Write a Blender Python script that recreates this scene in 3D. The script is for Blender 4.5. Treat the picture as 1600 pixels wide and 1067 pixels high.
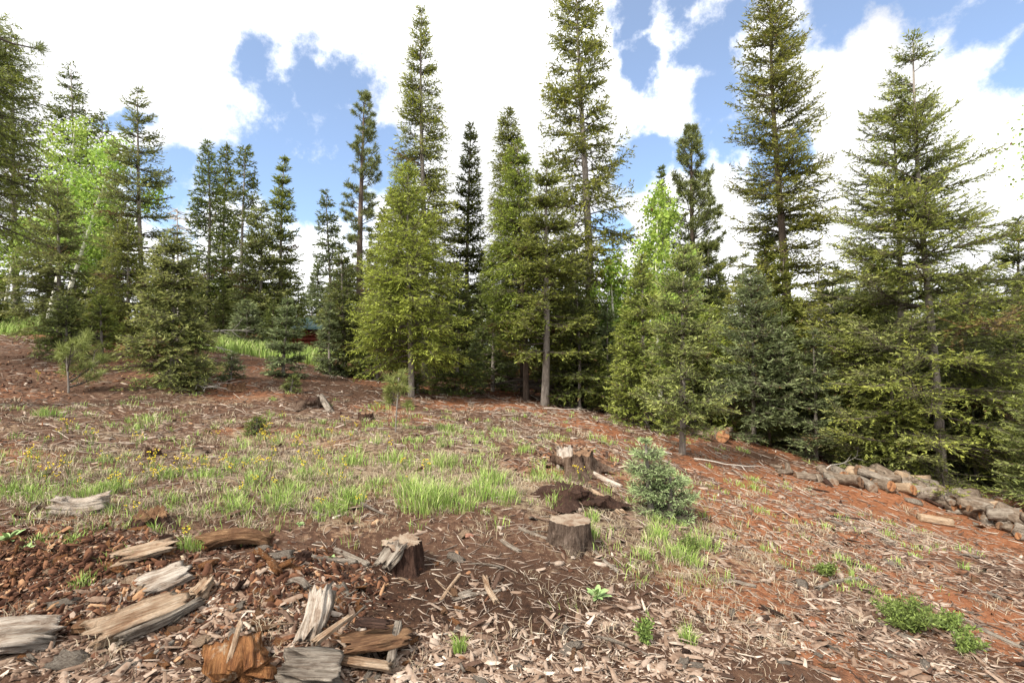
import bpy, math, random
import numpy as np
from mathutils import Vector, Matrix

for o in list(bpy.data.objects):
    bpy.data.objects.remove(o, do_unlink=True)
SC = bpy.context.scene
COL = SC.collection

# ------------------------------------------------------------------ camera, world, sun, exposure
CZ = 1.5                 # eye height used as the zero of the survey below
F = 800.0                # focal length in photograph pixels (1600 wide)
PITCH = math.radians(1.9)
cam_d = bpy.data.cameras.new("camera")
cam_d.lens = 18.0
cam_d.sensor_width = 36.0
cam_d.clip_end = 3000
cam_d.clip_start = 0.05
cam = bpy.data.objects.new("camera", cam_d)
COL.objects.link(cam)
cam.location = (0, 0, CZ)
cam.rotation_euler = (math.radians(90) + PITCH, 0, 0)
SC.camera = cam

SUN_EL, SUN_AZ = 46.0, -136.0      # azimuth measured from +Y towards +X
sd = bpy.data.lights.new("sun", 'SUN')
sd.energy = 4.0
sd.angle = math.radians(9)
sd.color = (1.0, 0.94, 0.84)
sun = bpy.data.objects.new("sun", sd)
COL.objects.link(sun)
_d = Vector((math.sin(math.radians(SUN_AZ)) * math.cos(math.radians(SUN_EL)),
             math.cos(math.radians(SUN_AZ)) * math.cos(math.radians(SUN_EL)),
             math.sin(math.radians(SUN_EL))))
sun.rotation_euler = _d.to_track_quat('Z', 'Y').to_euler()
sun.location = (0, 0, 40)

SC.view_settings.view_transform = 'Standard'
SC.view_settings.look = 'None'
SC.view_settings.exposure = 0.93
SC.view_settings.gamma = 1.0
SC.view_settings.use_curve_mapping = False
SC.cycles.max_bounces = 6
SC.cycles.diffuse_bounces = 4
SC.cycles.glossy_bounces = 2
SC.cycles.transmission_bounces = 3
SC.cycles.use_denoising = True
SC.cycles.sample_clamp_indirect = 6.0


def pdir(px, py):
    x = (px - 800.0) / F
    v = (533.5 - py) / F
    d = np.array([x, math.cos(PITCH) - v * math.sin(PITCH), math.sin(PITCH) + v * math.cos(PITCH)])
    return d


def build_world():
    w = bpy.data.worlds.new("World")
    SC.world = w
    w.use_nodes = True
    nt = w.node_tree
    nt.nodes.clear()
    N = nt.nodes.new
    L = nt.links.new
    out = N('ShaderNodeOutputWorld')
    bg = N('ShaderNodeBackground')
    bg.inputs['Strength'].default_value = 0.10
    L(bg.outputs[0], out.inputs['Surface'])
    sky = N('ShaderNodeTexSky')
    sky.sky_type = 'NISHITA'
    sky.sun_disc = False
    sky.sun_elevation = math.radians(SUN_EL)
    sky.sun_rotation = math.radians(SUN_AZ)
    sky.altitude = 2400
    sky.air_density = 1.0
    sky.dust_density = 0.5
    tc = N('ShaderNodeTexCoord')

    def math_(op, a, b=None, c=None, clamp=False):
        m = N('ShaderNodeMath')
        m.operation = op
        m.use_clamp = clamp
        for i, v in enumerate((a, b, c)):
            if v is None:
                continue
            if isinstance(v, (int, float)):
                m.inputs[i].default_value = v
            else:
                L(v, m.inputs[i])
        return m.outputs[0]

    def noise(scale, detail, rough, vec, lac=2.0):
        n = N('ShaderNodeTexNoise')
        n.inputs['Scale'].default_value = scale
        n.inputs['Detail'].default_value = detail
        n.inputs['Roughness'].default_value = rough
        n.inputs['Lacunarity'].default_value = lac
        L(vec, n.inputs['Vector'])
        return n
    vec = tc.outputs['Generated']
    nd = noise(4.5, 7, 0.6, vec)
    sub = N('ShaderNodeVectorMath'); sub.operation = 'SUBTRACT'
    L(nd.outputs['Color'], sub.inputs[0]); sub.inputs[1].default_value = (0.5, 0.5, 0.5)
    scl = N('ShaderNodeVectorMath'); scl.operation = 'SCALE'
    L(sub.outputs[0], scl.inputs[0]); scl.inputs['Scale'].default_value = 0.20
    add = N('ShaderNodeVectorMath'); add.operation = 'ADD'
    L(vec, add.inputs[0]); L(scl.outputs[0], add.inputs[1])
    nrm = N('ShaderNodeVectorMath'); nrm.operation = 'NORMALIZE'
    L(add.outputs[0], nrm.inputs[0])
    # openings in the cloud cover (direction, radius)
    holes = [(395, 105, 38), (440, 150, 45), (505, 150, 50), (565, 150, 42), (470, 205, 55), (545, 215, 60),
             (420, 275, 70), (330, 270, 52), (255, 255, 34), (500, 290, 70), (600, 250, 50), (180, 172, 20), (250, 320, 50),
             (985, 20, 40), (1060, 10, 40), (1115, 70, 46), (1005, 110, 34), (1120, 150, 48), (1140, 215, 42),
             (1000, 250, 40), (1075, 240, 32), (1150, 30, 28), (980, 60, 26), (1290, 15, 50), (1350, 5, 30),
             (1420, 10, 60), (1520, 10, 65), (1600, 110, 48), (1560, 20, 40), (1190, 265, 34), (1250, 240, 22), (950, 350, 30)]
    tot = None
    for (px, py, r) in holes:
        d = pdir(px, py)
        ln = np.linalg.norm(d)
        d = d / ln
        ang = r / F / ln * 1.05
        dt = N('ShaderNodeVectorMath'); dt.operation = 'DISTANCE'
        L(nrm.outputs[0], dt.inputs[0]); dt.inputs[1].default_value = tuple(d)
        v = math_('DIVIDE', dt.outputs['Value'], ang)
        v = math_('SUBTRACT', 1.6, v)
        tot = v if tot is None else math_('SMOOTH_MAX', tot, v, 0.35)
    # the sky beyond the frame: broken cover of the same kind
    n2 = noise(1.5, 6, 0.55, vec)
    sep = N('ShaderNodeSeparateXYZ'); L(vec, sep.inputs[0])
    beyond = math_('MULTIPLY_ADD', n2.outputs['Fac'], 9.0, -5.2)
    m1 = N('ShaderNodeMapRange'); L(sep.outputs['Y'], m1.inputs['Value'])
    m1.inputs['From Min'].default_value = 0.62; m1.inputs['From Max'].default_value = 0.45
    m1.inputs['To Min'].default_value = -6; m1.inputs['To Max'].default_value = 0.0
    beyond = math_('ADD', beyond, m1.outputs[0])
    tot = math_('MAXIMUM', tot, beyond)
    nf = noise(11, 9, 0.68, vec)
    tot = math_('ADD', tot, math_('MULTIPLY_ADD', nf.outputs['Fac'], 2.6, -1.3))
    mr = N('ShaderNodeMapRange'); mr.interpolation_type = 'SMOOTHSTEP'
    L(tot, mr.inputs['Value'])
    mr.inputs['From Min'].default_value = 0.15; mr.inputs['From Max'].default_value = 1.0
    # cloud brightness: thin and bright, with soft greyer bellies
    nb = noise(2.6, 5, 0.55, vec)
    mb = N('ShaderNodeMapRange'); L(nb.outputs['Fac'], mb.inputs['Value'])
    mb.inputs['From Min'].default_value = 0.3; mb.inputs['From Max'].default_value = 0.7
    mb.inputs['To Min'].default_value = 5.4; mb.inputs['To Max'].default_value = 11.0
    cc = N('ShaderNodeCombineColor')
    L(mb.outputs[0], cc.inputs[0]); L(math_('MULTIPLY', mb.outputs[0], 1.0), cc.inputs[1])
    L(math_('MULTIPLY', mb.outputs[0], 1.01), cc.inputs[2])
    sk = N('ShaderNodeMix'); sk.data_type = 'RGBA'; sk.blend_type = 'MIX'
    # thin veil over the blue
    skg = N('ShaderNodeMix'); skg.data_type = 'RGBA'
    skg.inputs['Factor'].default_value = 0.10
    gain = N('ShaderNodeVectorMath'); gain.operation = 'MULTIPLY'
    L(sky.outputs[0], gain.inputs[0]); gain.inputs[1].default_value = (1.25, 1.38, 1.42)
    L(gain.outputs[0], skg.inputs[6]); skg.inputs[7].default_value = (9, 9.3, 10, 1)
    L(mr.outputs[0], sk.inputs['Factor'])
    L(cc.outputs[0], sk.inputs[6]); L(skg.outputs[2], sk.inputs[7])
    L(sk.outputs[2], bg.inputs['Color'])
    w.cycles.sampling_method = 'MANUAL'
    w.cycles.sample_map_resolution = 256


build_world()

# ------------------------------------------------------------------ numeric helpers


def hash3(ix, iy, iz, seed):
    h = (ix.astype(np.int64) * 374761393 + iy.astype(np.int64) * 668265263 + iz.astype(np.int64) * 2147483647 + seed * 974634777) & 0x7fffffff
    h = ((h ^ (h >> 13)) * 1274126177) & 0x7fffffff
    h = (h ^ (h >> 16)) & 0xffffff
    return h / float(0xffffff)


def vnoise(x, y, z=None, seed=0):
    x = np.asarray(x, float); y = np.asarray(y, float)
    z = np.zeros_like(x) if z is None else np.asarray(z, float)
    x, y, z = np.broadcast_arrays(x, y, z)
    ix, iy, iz = np.floor(x), np.floor(y), np.floor(z)
    fx, fy, fz = x - ix, y - iy, z - iz
    fx = fx * fx * (3 - 2 * fx); fy = fy * fy * (3 - 2 * fy); fz = fz * fz * (3 - 2 * fz)
    r = 0
    for dx in (0, 1):
        wx = fx if dx else 1 - fx
        for dy in (0, 1):
            wy = fy if dy else 1 - fy
            for dz in (0, 1):
                wz = fz if dz else 1 - fz
                r = r + wx * wy * wz * hash3(ix + dx, iy + dy, iz + dz, seed)
    return r * 2 - 1


def fbm(x, y, z=None, seed=0, octaves=4, rough=0.5):
    a, s, t = 1.0, 0.0, 0.0
    f = 1.0
    for k in range(octaves):
        s = s + a * vnoise(np.asarray(x) * f, np.asarray(y) * f, None if z is None else np.asarray(z) * f, seed + k * 17)
        t += a
        a *= rough
        f *= 2.03
    return s / t


def sstep(a, b, x):
    t = np.clip((x - a) / (b - a), 0, 1)
    return t * t * (3 - 2 * t)


# ------------------------------------------------------------------ terrain surveyed from the photograph
CTRL = [(800, 1067, 2.45), (400, 1067, 2.35), (0, 1067, 2.2), (1200, 1067, 2.6), (1600, 1067, 2.9),
        (0, 850, 3.3), (400, 870, 3.5), (625, 885, 3.7), (890, 850, 4.1), (1200, 900, 4.3), (1600, 900, 5.2),
        (0, 740, 4.6), (400, 740, 5.2), (700, 760, 5.2), (890, 725, 6.3), (1100, 790, 5.8), (1450, 830, 8), (1600, 820, 8.8),
        (1250, 735, 11), (1060, 712, 8.5), (1000, 665, 11.5), (850, 632, 13), (650, 607, 13.5), (560, 650, 9), (300, 680, 7),
        (0, 640, 6.8), (110, 612, 8.5), (270, 597, 10), (443, 585, 12), (0, 520, 16), (120, 532, 15), (380, 549, 16),
        (0, 503, 20), (380, 537, 20), (1165, 692, 12.5), (1400, 735, 12.5), (1600, 770, 12),
        (1400, 745, 20), (1000, 640, 24), (620, 588, 28), (0, 492, 34), (1600, 740, 26), (-500, 470, 26), (2100, 800, 14)]
_P = []
for (a, b, c) in CTRL:
    d = pdir(a, b)
    d = d * (c / d[1])
    _P.append((d[0], d[1], CZ + d[2]))
_P += [(0, 0, 0.0), (-4, 0, 0.35), (4, 0, -0.45), (0, -6, 0.0), (-9, -6, .9), (9, -6, -1.1)]
_P = np.array(_P)


def _tps(r2):
    return np.where(r2 > 1e-9, 0.5 * r2 * np.log(np.maximum(r2, 1e-12)), 0)


def _fit():
    n = len(_P)
    X = _P[:, :2]
    r2 = ((X[:, None] - X[None]) ** 2).sum(-1)
    A = np.zeros((n + 3, n + 3))
    A[:n, :n] = _tps(r2) + np.eye(n) * 1.2
    A[:n, n] = 1; A[:n, n + 1:] = X
    A[n, :n] = 1; A[n + 1:, :n] = X.T
    b = np.zeros(n + 3); b[:n] = _P[:, 2]
    return np.linalg.solve(A, b)


_W = _fit()


def smooth_ground(x, y):
    x = np.asarray(x, float); y = np.asarray(y, float)
    r = np.hypot(x, y)
    k = np.minimum(r, 34 + 0.12 * (r - 34).clip(0, None)) / np.maximum(r, 1e-6)
    xx, yy = x * k, y * k
    n = len(_P)
    z = _W[n] + _W[n + 1] * xx + _W[n + 2] * yy
    for i in range(n):
        z = z + _W[i] * _tps((xx - _P[i, 0]) ** 2 + (yy - _P[i, 1]) ** 2)
    return z


def ground_z(x, y):
    z = smooth_ground(x, y)
    r = np.hypot(x, y)
    z = z + 0.05 * fbm(x * 0.7, y * 0.7, seed=3, octaves=3) + 0.022 * fbm(x * 3.1, y * 3.1, seed=5, octaves=3) * np.clip(9 / (r + 1), .3, 1)
    # rotten log heap, lower left, and red spoil heap at the log pile
    for (cx, cy, sx, sy, h) in BUMPS:
        z = z + h * np.exp(-((x - cx) / sx) ** 2 - ((y - cy) / sy) ** 2)
    return z


BUMPS = []


def gp(px, py):
    """ground point seen at a photograph pixel"""
    d = pdir(px, py)
    t = np.concatenate([np.linspace(1.2, 12, 1500), np.linspace(12, 40, 900)])
    X, Y, Z = d[0] * t, d[1] * t, CZ + d[2] * t
    g = ground_z(X, Y)
    i = np.argmax(Z < g)
    if i == 0:
        i = len(t) - 1
    return np.array([X[i], Y[i], g[i]])


for (a, b, sx, sy, h) in [(420, 910, .5, .35, .07), (150, 870, .9, .3, .09), (480, 980, .45, .3, .05), (1390, 778, .9, .5, .16), (1300, 742, 1.2, .5, .05),
                          (835, 705, .5, .35, .05), (910, 770, .5, .3, .04)]:
    p = gp(a, b)
    BUMPS.append((p[0], p[1], sx, sy, h))


def at(px, D):
    """ground point straight ahead of image column px at depth D"""
    x = (px - 800.0) / F * D
    return np.array([x, D, float(ground_z(np.array(x), np.array(D)))])


def proj(x, y, z):
    z = z - CZ
    c, s = math.cos(PITCH), math.sin(PITCH)
    dep = y * c + z * s
    v = -y * s + z * c
    return 800 + F * x / dep, 533.5 - F * v / dep


# ------------------------------------------------------------------ object helpers


def link(o, parent=None):
    COL.objects.link(o)
    if parent is not None:
        o.parent = parent
    return o


def tag(o, label=None, cat=None, group=None, kind=None):
    if label: o['label'] = label
    if cat: o['category'] = cat
    if group: o['group'] = group
    if kind: o['kind'] = kind
    return o


def empty(name, loc, label, cat, group=None, rz=0.0):
    o = bpy.data.objects.new(name, None)
    o.empty_display_size = 0.1
    o.location = tuple(float(v) for v in loc)
    o.rotation_euler = (0, 0, rz)
    link(o)
    return tag(o, label, cat, group)


def np_mesh(name, V, faces, mat, tint=None, smooth=False):
    """faces: (n,k) int array or list of such arrays; tint: per-vertex (n,3)"""
    if not isinstance(faces, (list, tuple)):
        faces = [faces]
    me = bpy.data.meshes.new(name)
    V = np.ascontiguousarray(V, dtype=np.float32)
    me.vertices.add(len(V))
    me.vertices.foreach_set('co', V.ravel())
    idx = np.concatenate([f.ravel() for f in faces]).astype(np.int32)
    tot = np.concatenate([np.full(len(f), f.shape[1], np.int32) for f in faces])
    st = np.concatenate([[0], np.cumsum(tot)[:-1]]).astype(np.int32)
    me.loops.add(len(idx))
    me.loops.foreach_set('vertex_index', idx)
    me.polygons.add(len(tot))
    me.polygons.foreach_set('loop_start', st)
    me.polygons.foreach_set('loop_total', tot)
    if smooth:
        me.polygons.foreach_set('use_smooth', np.ones(len(tot), bool))
    me.update(calc_edges=True)
    if tint is not None:
        a = me.attributes.new('tint', 'FLOAT_COLOR', 'POINT')
        c = np.ones((len(V), 4), np.float32)
        c[:, :3] = tint
        a.data.foreach_set('color', c.ravel())
    if mat is not None:
        me.materials.append(mat)
    return me


def mobj(name, me, parent=None, loc=None, rot=None, scale=None):
    o = bpy.data.objects.new(name, me)
    link(o, parent)
    if loc is not None: o.location = tuple(float(v) for v in loc)
    if rot is not None: o.rotation_euler = rot
    if scale is not None: o.scale = scale
    return o


def tube(pts, rad, sides=6, cap=True):
    """pts (n,3), rad (n,) -> verts, quads(+cap tris)"""
    pts = np.asarray(pts, float)
    n = len(pts)
    rad = np.broadcast_to(np.asarray(rad, float), (n,)) if np.ndim(rad) < 2 else np.asarray(rad)
    T = np.gradient(pts, axis=0)
    T /= np.linalg.norm(T, axis=1, keepdims=True) + 1e-9
    ref = np.array([0, 0, 1.0]) if abs(T[0, 2]) < 0.8 else np.array([1.0, 0, 0])
    A = np.cross(T, ref); A /= np.linalg.norm(A, axis=1, keepdims=True) + 1e-9
    B = np.cross(T, A)
    a = np.linspace(0, 2 * np.pi, sides, endpoint=False)
    if rad.ndim == 1:
        rad = np.repeat(rad[:, None], sides, 1)
    V = pts[:, None] + rad[..., None] * (np.cos(a)[None, :, None] * A[:, None] + np.sin(a)[None, :, None] * B[:, None])
    V = V.reshape(-1, 3)
    i = np.arange(n - 1)[:, None] * sides
    j = np.arange(sides)[None]
    k = (j + 1) % sides
    Q = np.stack([i + j, i + k, i + sides + k, i + sides + j], -1).reshape(-1, 4)
    fs = [Q]
    if cap:
        V = np.concatenate([V, pts[:1], pts[-1:]])
        c0, c1 = len(V) - 2, len(V) - 1
        j = np.arange(sides); k = (j + 1) % sides
        fs.append(np.stack([np.full(sides, c0), k, j], -1))
        b = (n - 1) * sides
        fs.append(np.stack([np.full(sides, c1), b + j, b + k], -1))
    return V, fs


def join_parts(parts):
    Vs, F4, F3 = [], [], []
    off = 0
    for V, fs in parts:
        for f in fs:
            (F4 if f.shape[1] == 4 else F3).append(f + off)
        Vs.append(V)
        off += len(V)
    fs = []
    if F4: fs.append(np.concatenate(F4))
    if F3: fs.append(np.concatenate(F3))
    return np.concatenate(Vs), fs


# ------------------------------------------------------------------ materials


class NT:
    def __init__(s, name):
        s.m = bpy.data.materials.new(name)
        s.m.use_nodes = True
        s.nt = s.m.node_tree
        s.nt.nodes.clear()
        s.out = s.nt.nodes.new('ShaderNodeOutputMaterial')

    def n(s, t, **kw):
        x = s.nt.nodes.new(t)
        for k, v in kw.items():
            setattr(x, k, v)
        return x

    def l(s, a, b):
        s.nt.links.new(a, b)

    def bsdf(s, rough=0.85, spec=0.25):
        b = s.n('ShaderNodeBsdfPrincipled')
        b.inputs['Roughness'].default_value = rough
        b.inputs['Specular IOR Level'].default_value = spec
        s.l(b.outputs[0], s.out.inputs['Surface'])
        return b

    def coord(s, kind='Object', scale=(1, 1, 1), loc=(0, 0, 0)):
        t = s.n('ShaderNodeTexCoord')
        m = s.n('ShaderNodeMapping')
        m.inputs['Scale'].default_value = scale
        m.inputs['Location'].default_value = loc
        s.l(t.outputs[kind], m.inputs['Vector'])
        return m.outputs[0]

    def noise(s, vec, scale=5, detail=4, rough=0.6, dist=0.0):
        n = s.n('ShaderNodeTexNoise')
        n.inputs['Scale'].default_value = scale
        n.inputs['Detail'].default_value = detail
        n.inputs['Roughness'].default_value = rough
        n.inputs['Distortion'].default_value = dist
        s.l(vec, n.inputs['Vector'])
        return n.outputs['Fac']

    def ramp(s, fac, stops):
        r = s.n('ShaderNodeValToRGB')
        el = r.color_ramp.elements
        while len(el) < len(stops):
            el.new(0.5)
        for e, (p, c) in zip(el, stops):
            e.position = p
            e.color = (*c, 1)
        s.l(fac, r.inputs[0])
        return r.outputs[0]

    def mix(s, fac, a, b, mode='MIX'):
        m = s.n('ShaderNodeMix', data_type='RGBA', blend_type=mode)
        for i, v in ((0, fac), (6, a), (7, b)):
            if isinstance(v, (int, float)):
                m.inputs[i].default_value = v
            elif isinstance(v, tuple):
                m.inputs[i].default_value = (*v, 1)
            else:
                s.l(v, m.inputs[i])
        return m.outputs[2]

    def attr(s, name='tint'):
        a = s.n('ShaderNodeAttribute')
        a.attribute_name = name
        sp = s.n('ShaderNodeSeparateColor')
        s.l(a.outputs['Color'], sp.inputs[0])
        return a.outputs['Color'], sp.outputs

    def rng(s, v, a, b, c=0.0, d=1.0):
        m = s.n('ShaderNodeMapRange')
        s.l(v, m.inputs[0])
        for i, q in enumerate((a, b, c, d)):
            m.inputs[i + 1].default_value = q
        return m.outputs[0]

    def mth(s, op, a, b=0.0):
        m = s.n('ShaderNodeMath', operation=op)
        for i, v in enumerate((a, b)):
            if isinstance(v, (int, float)): m.inputs[i].default_value = v
            else: s.l(v, m.inputs[i])
        return m.outputs[0]

    def bump(s, bs, h, strength=0.5, dist=0.02):
        b = s.n('ShaderNodeBump')
        b.inputs['Strength'].default_value = strength
        b.inputs['Distance'].default_value = dist
        s.l(h, b.inputs['Height'])
        s.l(b.outputs[0], bs.inputs['Normal'])


def foliage_mat(name, old, new, dead=(0.16, 0.085, 0.04), trans=0.34, rough=0.6):
    """tint.r: how new the shoot is, tint.g: random, tint.b: dead (brown) share"""
    s = NT(name)
    _, ch = s.attr()
    c = s.mix(ch[0], old, new)
    dk = s.rng(ch[1], 0, 1, 0.62, 1.32)
    v = s.n('ShaderNodeVectorMath', operation='SCALE')
    s.l(c, v.inputs[0]); s.l(dk, v.inputs['Scale'])
    c2 = s.mix(ch[2], v.outputs[0], dead)
    oi = s.n('ShaderNodeObjectInfo')
    hs = s.n('ShaderNodeHueSaturation')
    s.l(s.rng(oi.outputs['Random'], 0, 1, 0.49, 0.508), hs.inputs['Hue'])
    s.l(s.rng(oi.outputs['Random'], 0, 1, 0.9, 1.1), hs.inputs['Value'])
    s.l(c2, hs.inputs['Color'])
    d = s.n('ShaderNodeBsdfPrincipled')
    d.inputs['Roughness'].default_value = rough
    d.inputs['Specular IOR Level'].default_value = 0.3
    s.l(hs.outputs[0], d.inputs['Base Color'])
    t = s.n('ShaderNodeBsdfTranslucent')
    s.l(hs.outputs[0], t.inputs[0])
    m = s.n('ShaderNodeMixShader')
    m.inputs[0].default_value = trans
    s.l(d.outputs[0], m.inputs[1]); s.l(t.outputs[0], m.inputs[2])
    s.l(m.outputs[0], s.out.inputs['Surface'])
    return s.m


def bark_mat(name, dark, light, scale=6, stretch=0.25, pale=None):
    s = NT(name)
    v = s.coord('Object', (scale, scale, scale * stretch))
    n1 = s.noise(v, 4.0, 6, 0.7, 0.6)
    n2 = s.noise(s.coord('Object', (2, 2, 1)), 1.2, 3, 0.5)
    c = s.ramp(n1, [(0.32, dark), (0.62, light)])
    c = s.mix(s.rng(n2, 0.35, 0.7, 0, .55), c, tuple(x * 1.5 for x in light) if pale is None else pale)
    b = s.bsdf(0.9, 0.15)
    s.l(c, b.inputs['Base Color'])
    s.bump(b, n1, 0.9, 0.03)
    return s.m


def aspen_bark():
    s = NT('aspen_bark')
    v = s.coord('Object', (4, 4, 14))
    n1 = s.noise(v, 1.6, 4, 0.6, 0.5)
    c = s.ramp(n1, [(0.33, (0.03, 0.028, 0.022)), (0.43, (0.62, 0.6, 0.5)), (0.8, (0.72, 0.7, 0.6))])
    b = s.bsdf(0.7, 0.2)
    s.l(c, b.inputs['Base Color'])
    return s.m


def wood_mat(name, stops, gscale=(2.0, 26, 26), bump=1.0, rough=0.9, mottle=None, dist=0.035):
    """grain along local X"""
    s = NT(name)
    v = s.coord('Object', gscale)
    g = s.noise(v, 3.0, 7, 0.72, 0.4)
    m = s.noise(s.coord('Object', (3, 5, 5)), 3.5, 4, 0.6)
    f = s.mth('ADD', s.mth('MULTIPLY', g, 0.6), s.mth('MULTIPLY', m, 0.4))
    c = s.ramp(f, stops)
    if mottle:
        n3 = s.noise(s.coord('Object', (1, 2, 2)), 6.0, 5, 0.65, .5)
        c = s.mix(s.rng(n3, mottle[1], mottle[1] + .1, 0, 1), c, mottle[0])
    b = s.bsdf(rough, 0.2)
    s.l(c, b.inputs['Base Color'])
    h = s.mth('ADD', g, s.mth('MULTIPLY', m, 0.7))
    s.bump(b, h, bump, dist)
    return s.m


def ring_mat(name, pale, dark, stain):
    """sawn end: rings round local X"""
    s = NT(name)
    t = s.n('ShaderNodeTexCoord')
    sp = s.n('ShaderNodeSeparateXYZ'); s.l(t.outputs['Object'], sp.inputs[0])
    y2 = s.mth('MULTIPLY', sp.outputs[1], sp.outputs[1]); z2 = s.mth('MULTIPLY', sp.outputs[2], sp.outputs[2])
    r = s.mth('SQRT', s.mth('ADD', y2, z2))
    n = s.noise(s.coord('Object', (1, 1, 1)), 9, 3, 0.6)
    ph = s.mth('ADD', s.mth('MULTIPLY', r, 420.0), s.mth('MULTIPLY', n, 14.0))
    w = s.rng(s.mth('SINE', ph), -1, 1, 0, 1)
    c = s.mix(s.mth('MULTIPLY', w, 0.35), pale, dark)
    n2 = s.noise(s.coord('Object', (1, 1, 1)), 14, 5, 0.65)
    c = s.mix(s.rng(n2, 0.44, 0.62, 0, 0.9), c, stain)
    b = s.bsdf(0.85, 0.2)
    s.l(c, b.inputs['Base Color'])
    s.bump(b, n2, 0.5, 0.01)
    return s.m


def tint_ramp_mat(name, stops, rough=0.9, nscale=40, bump=0.6, grain=None):
    """per-piece colour from tint.r through a ramp, plus fine variation"""
    s = NT(name)
    _, ch = s.attr()
    n = s.noise(s.coord('Object', grain or (1, 1, 1)), nscale, 4, 0.65)
    f = s.mth('ADD', ch[0], s.mth('MULTIPLY', s.mth('SUBTRACT', n, 0.5), 0.5))
    c = s.ramp(f, stops)
    b = s.bsdf(rough, 0.15)
    s.l(c, b.inputs['Base Color'])
    if bump:
        s.bump(b, n, bump, 0.01)
    return s.m


def simple_mat(name, col, rough=0.8, var=0.25, scale=8):
    s = NT(name)
    n = s.noise(s.coord('Object'), scale, 4, 0.6)
    c = s.ramp(n, [(0.3, tuple(v * (1 - var) for v in col)), (0.7, tuple(v * (1 + var) for v in col))])
    b = s.bsdf(rough, 0.3)
    s.l(c, b.inputs['Base Color'])
    return s.m


M = {}
M['fir'] = foliage_mat('needles_grey_green', (0.138, 0.166, 0.047), (0.536, 0.557, 0.174))
M['fir_blue'] = foliage_mat('needles_blue_green', (0.121, 0.154, 0.064), (0.432, 0.495, 0.220))
M['fir_dark'] = foliage_mat('needles_dark_green', (0.091, 0.117, 0.028), (0.335, 0.362, 0.073))
M['fir_olive'] = foliage_mat('needles_olive', (0.140, 0.170, 0.032), (0.490, 0.524, 0.110))
M['doug'] = foliage_mat('needles_yellow_green', (0.232, 0.286, 0.041), (0.598, 0.665, 0.122), trans=0.34)
M['doug_mid'] = foliage_mat('needles_mid_green', (0.162, 0.211, 0.030), (0.512, 0.586, 0.098), trans=0.3)
M['old'] = foliage_mat('needles_clumped', (0.146, 0.166, 0.028), (0.548, 0.543, 0.104))
M['pine'] = foliage_mat('pine_needles', (0.12, 0.145, 0.045), (0.27, 0.30, 0.09), trans=0.2)
M['sapling'] = foliage_mat('sapling_needles', (0.16, 0.19, 0.05), (0.34, 0.36, 0.11), trans=0.3)
M['seedling'] = foliage_mat('seedling_needles', (0.30, 0.40, 0.17), (0.56, 0.68, 0.33), trans=0.3)
M['aspen'] = foliage_mat('aspen_leaves', (0.20, 0.31, 0.055), (0.44, 0.56, 0.11), trans=0.45)
M['bark_dark'] = bark_mat('bark_dark', (0.035, 0.024, 0.018), (0.12, 0.09, 0.07))
M['bark_grey'] = bark_mat('bark_grey', (0.07, 0.055, 0.045), (0.25, 0.22, 0.19))
M['bark_pine'] = bark_mat('bark_pine', (0.05, 0.028, 0.018), (0.19, 0.11, 0.07))
M['limb'] = bark_mat('limb_bark', (0.045, 0.035, 0.026), (0.115, 0.095, 0.078), 12)
M['deadwood'] = bark_mat('bleached_deadwood', (0.22, 0.19, 0.16), (0.48, 0.44, 0.39), 10)
M['aspen_bark'] = aspen_bark()
M['weathered'] = wood_mat('weathered_grey_wood', [(0.30, (0.03, 0.02, 0.015)), (0.42, (0.15, 0.115, 0.088)), (0.56, (0.31, 0.265, 0.215)), (0.75, (0.48, 0.435, 0.375))])
M['pale'] = wood_mat('pale_broken_wood', [(0.30, (0.06, 0.026, 0.014)), (0.42, (0.26, 0.155, 0.09)), (0.55, (0.46, 0.34, 0.235)), (0.75, (0.62, 0.53, 0.43))])
M['white'] = wood_mat('bleached_white_wood', [(0.30, (0.05, 0.03, 0.02)), (0.42, (0.28, 0.205, 0.15)), (0.52, (0.50, 0.425, 0.35)), (0.75, (0.66, 0.60, 0.52))])
M['rotten'] = wood_mat('rotten_orange_wood', [(0.30, (0.045, 0.016, 0.008)), (0.45, (0.19, 0.075, 0.026)), (0.6, (0.36, 0.17, 0.065)), (0.8, (0.48, 0.30, 0.16))], mottle=((0.42, 0.32, 0.22), 0.58))
M['brownwood'] = wood_mat('brown_split_wood', [(0.30, (0.03, 0.015, 0.009)), (0.46, (0.15, 0.075, 0.038)), (0.62, (0.32, 0.19, 0.10)), (0.8, (0.42, 0.29, 0.18))])
M['barkstump'] = wood_mat('furrowed_stump_bark', [(0.30, (0.015, 0.010, 0.008)), (0.46, (0.09, 0.06, 0.043)), (0.62, (0.21, 0.155, 0.12)), (0.8, (0.34, 0.27, 0.22))], dist=.05)
M['rotstump'] = wood_mat('rotten_stump_side', [(0.30, (0.02, 0.011, 0.008)), (0.44, (0.085, 0.048, 0.032)), (0.56, (0.19, 0.13, 0.09)), (0.72, (0.40, 0.34, 0.28))], dist=.05)
M['charwood'] = wood_mat('dark_decayed_wood', [(0.3, (0.012, 0.007, 0.005)), (0.5, (0.06, 0.03, 0.02)), (0.75, (0.17, 0.10, 0.07))], bump=1.0, dist=.04)
M['logbark'] = wood_mat('log_bark', [(0.30, (0.045, 0.032, 0.023)), (0.48, (0.15, 0.112, 0.082)), (0.62, (0.26, 0.21, 0.16)), (0.8, (0.38, 0.325, 0.265))], gscale=(3, 9, 9), bump=1.0, dist=.03)
M['logbark2'] = wood_mat('log_bare_wood', [(0.28, (0.14, 0.07, 0.04)), (0.45, (0.36, 0.25, 0.16)), (0.65, (0.52, 0.40, 0.28)), (0.85, (0.60, 0.50, 0.40))], mottle=((0.17, .12, .09), .57))
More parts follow.
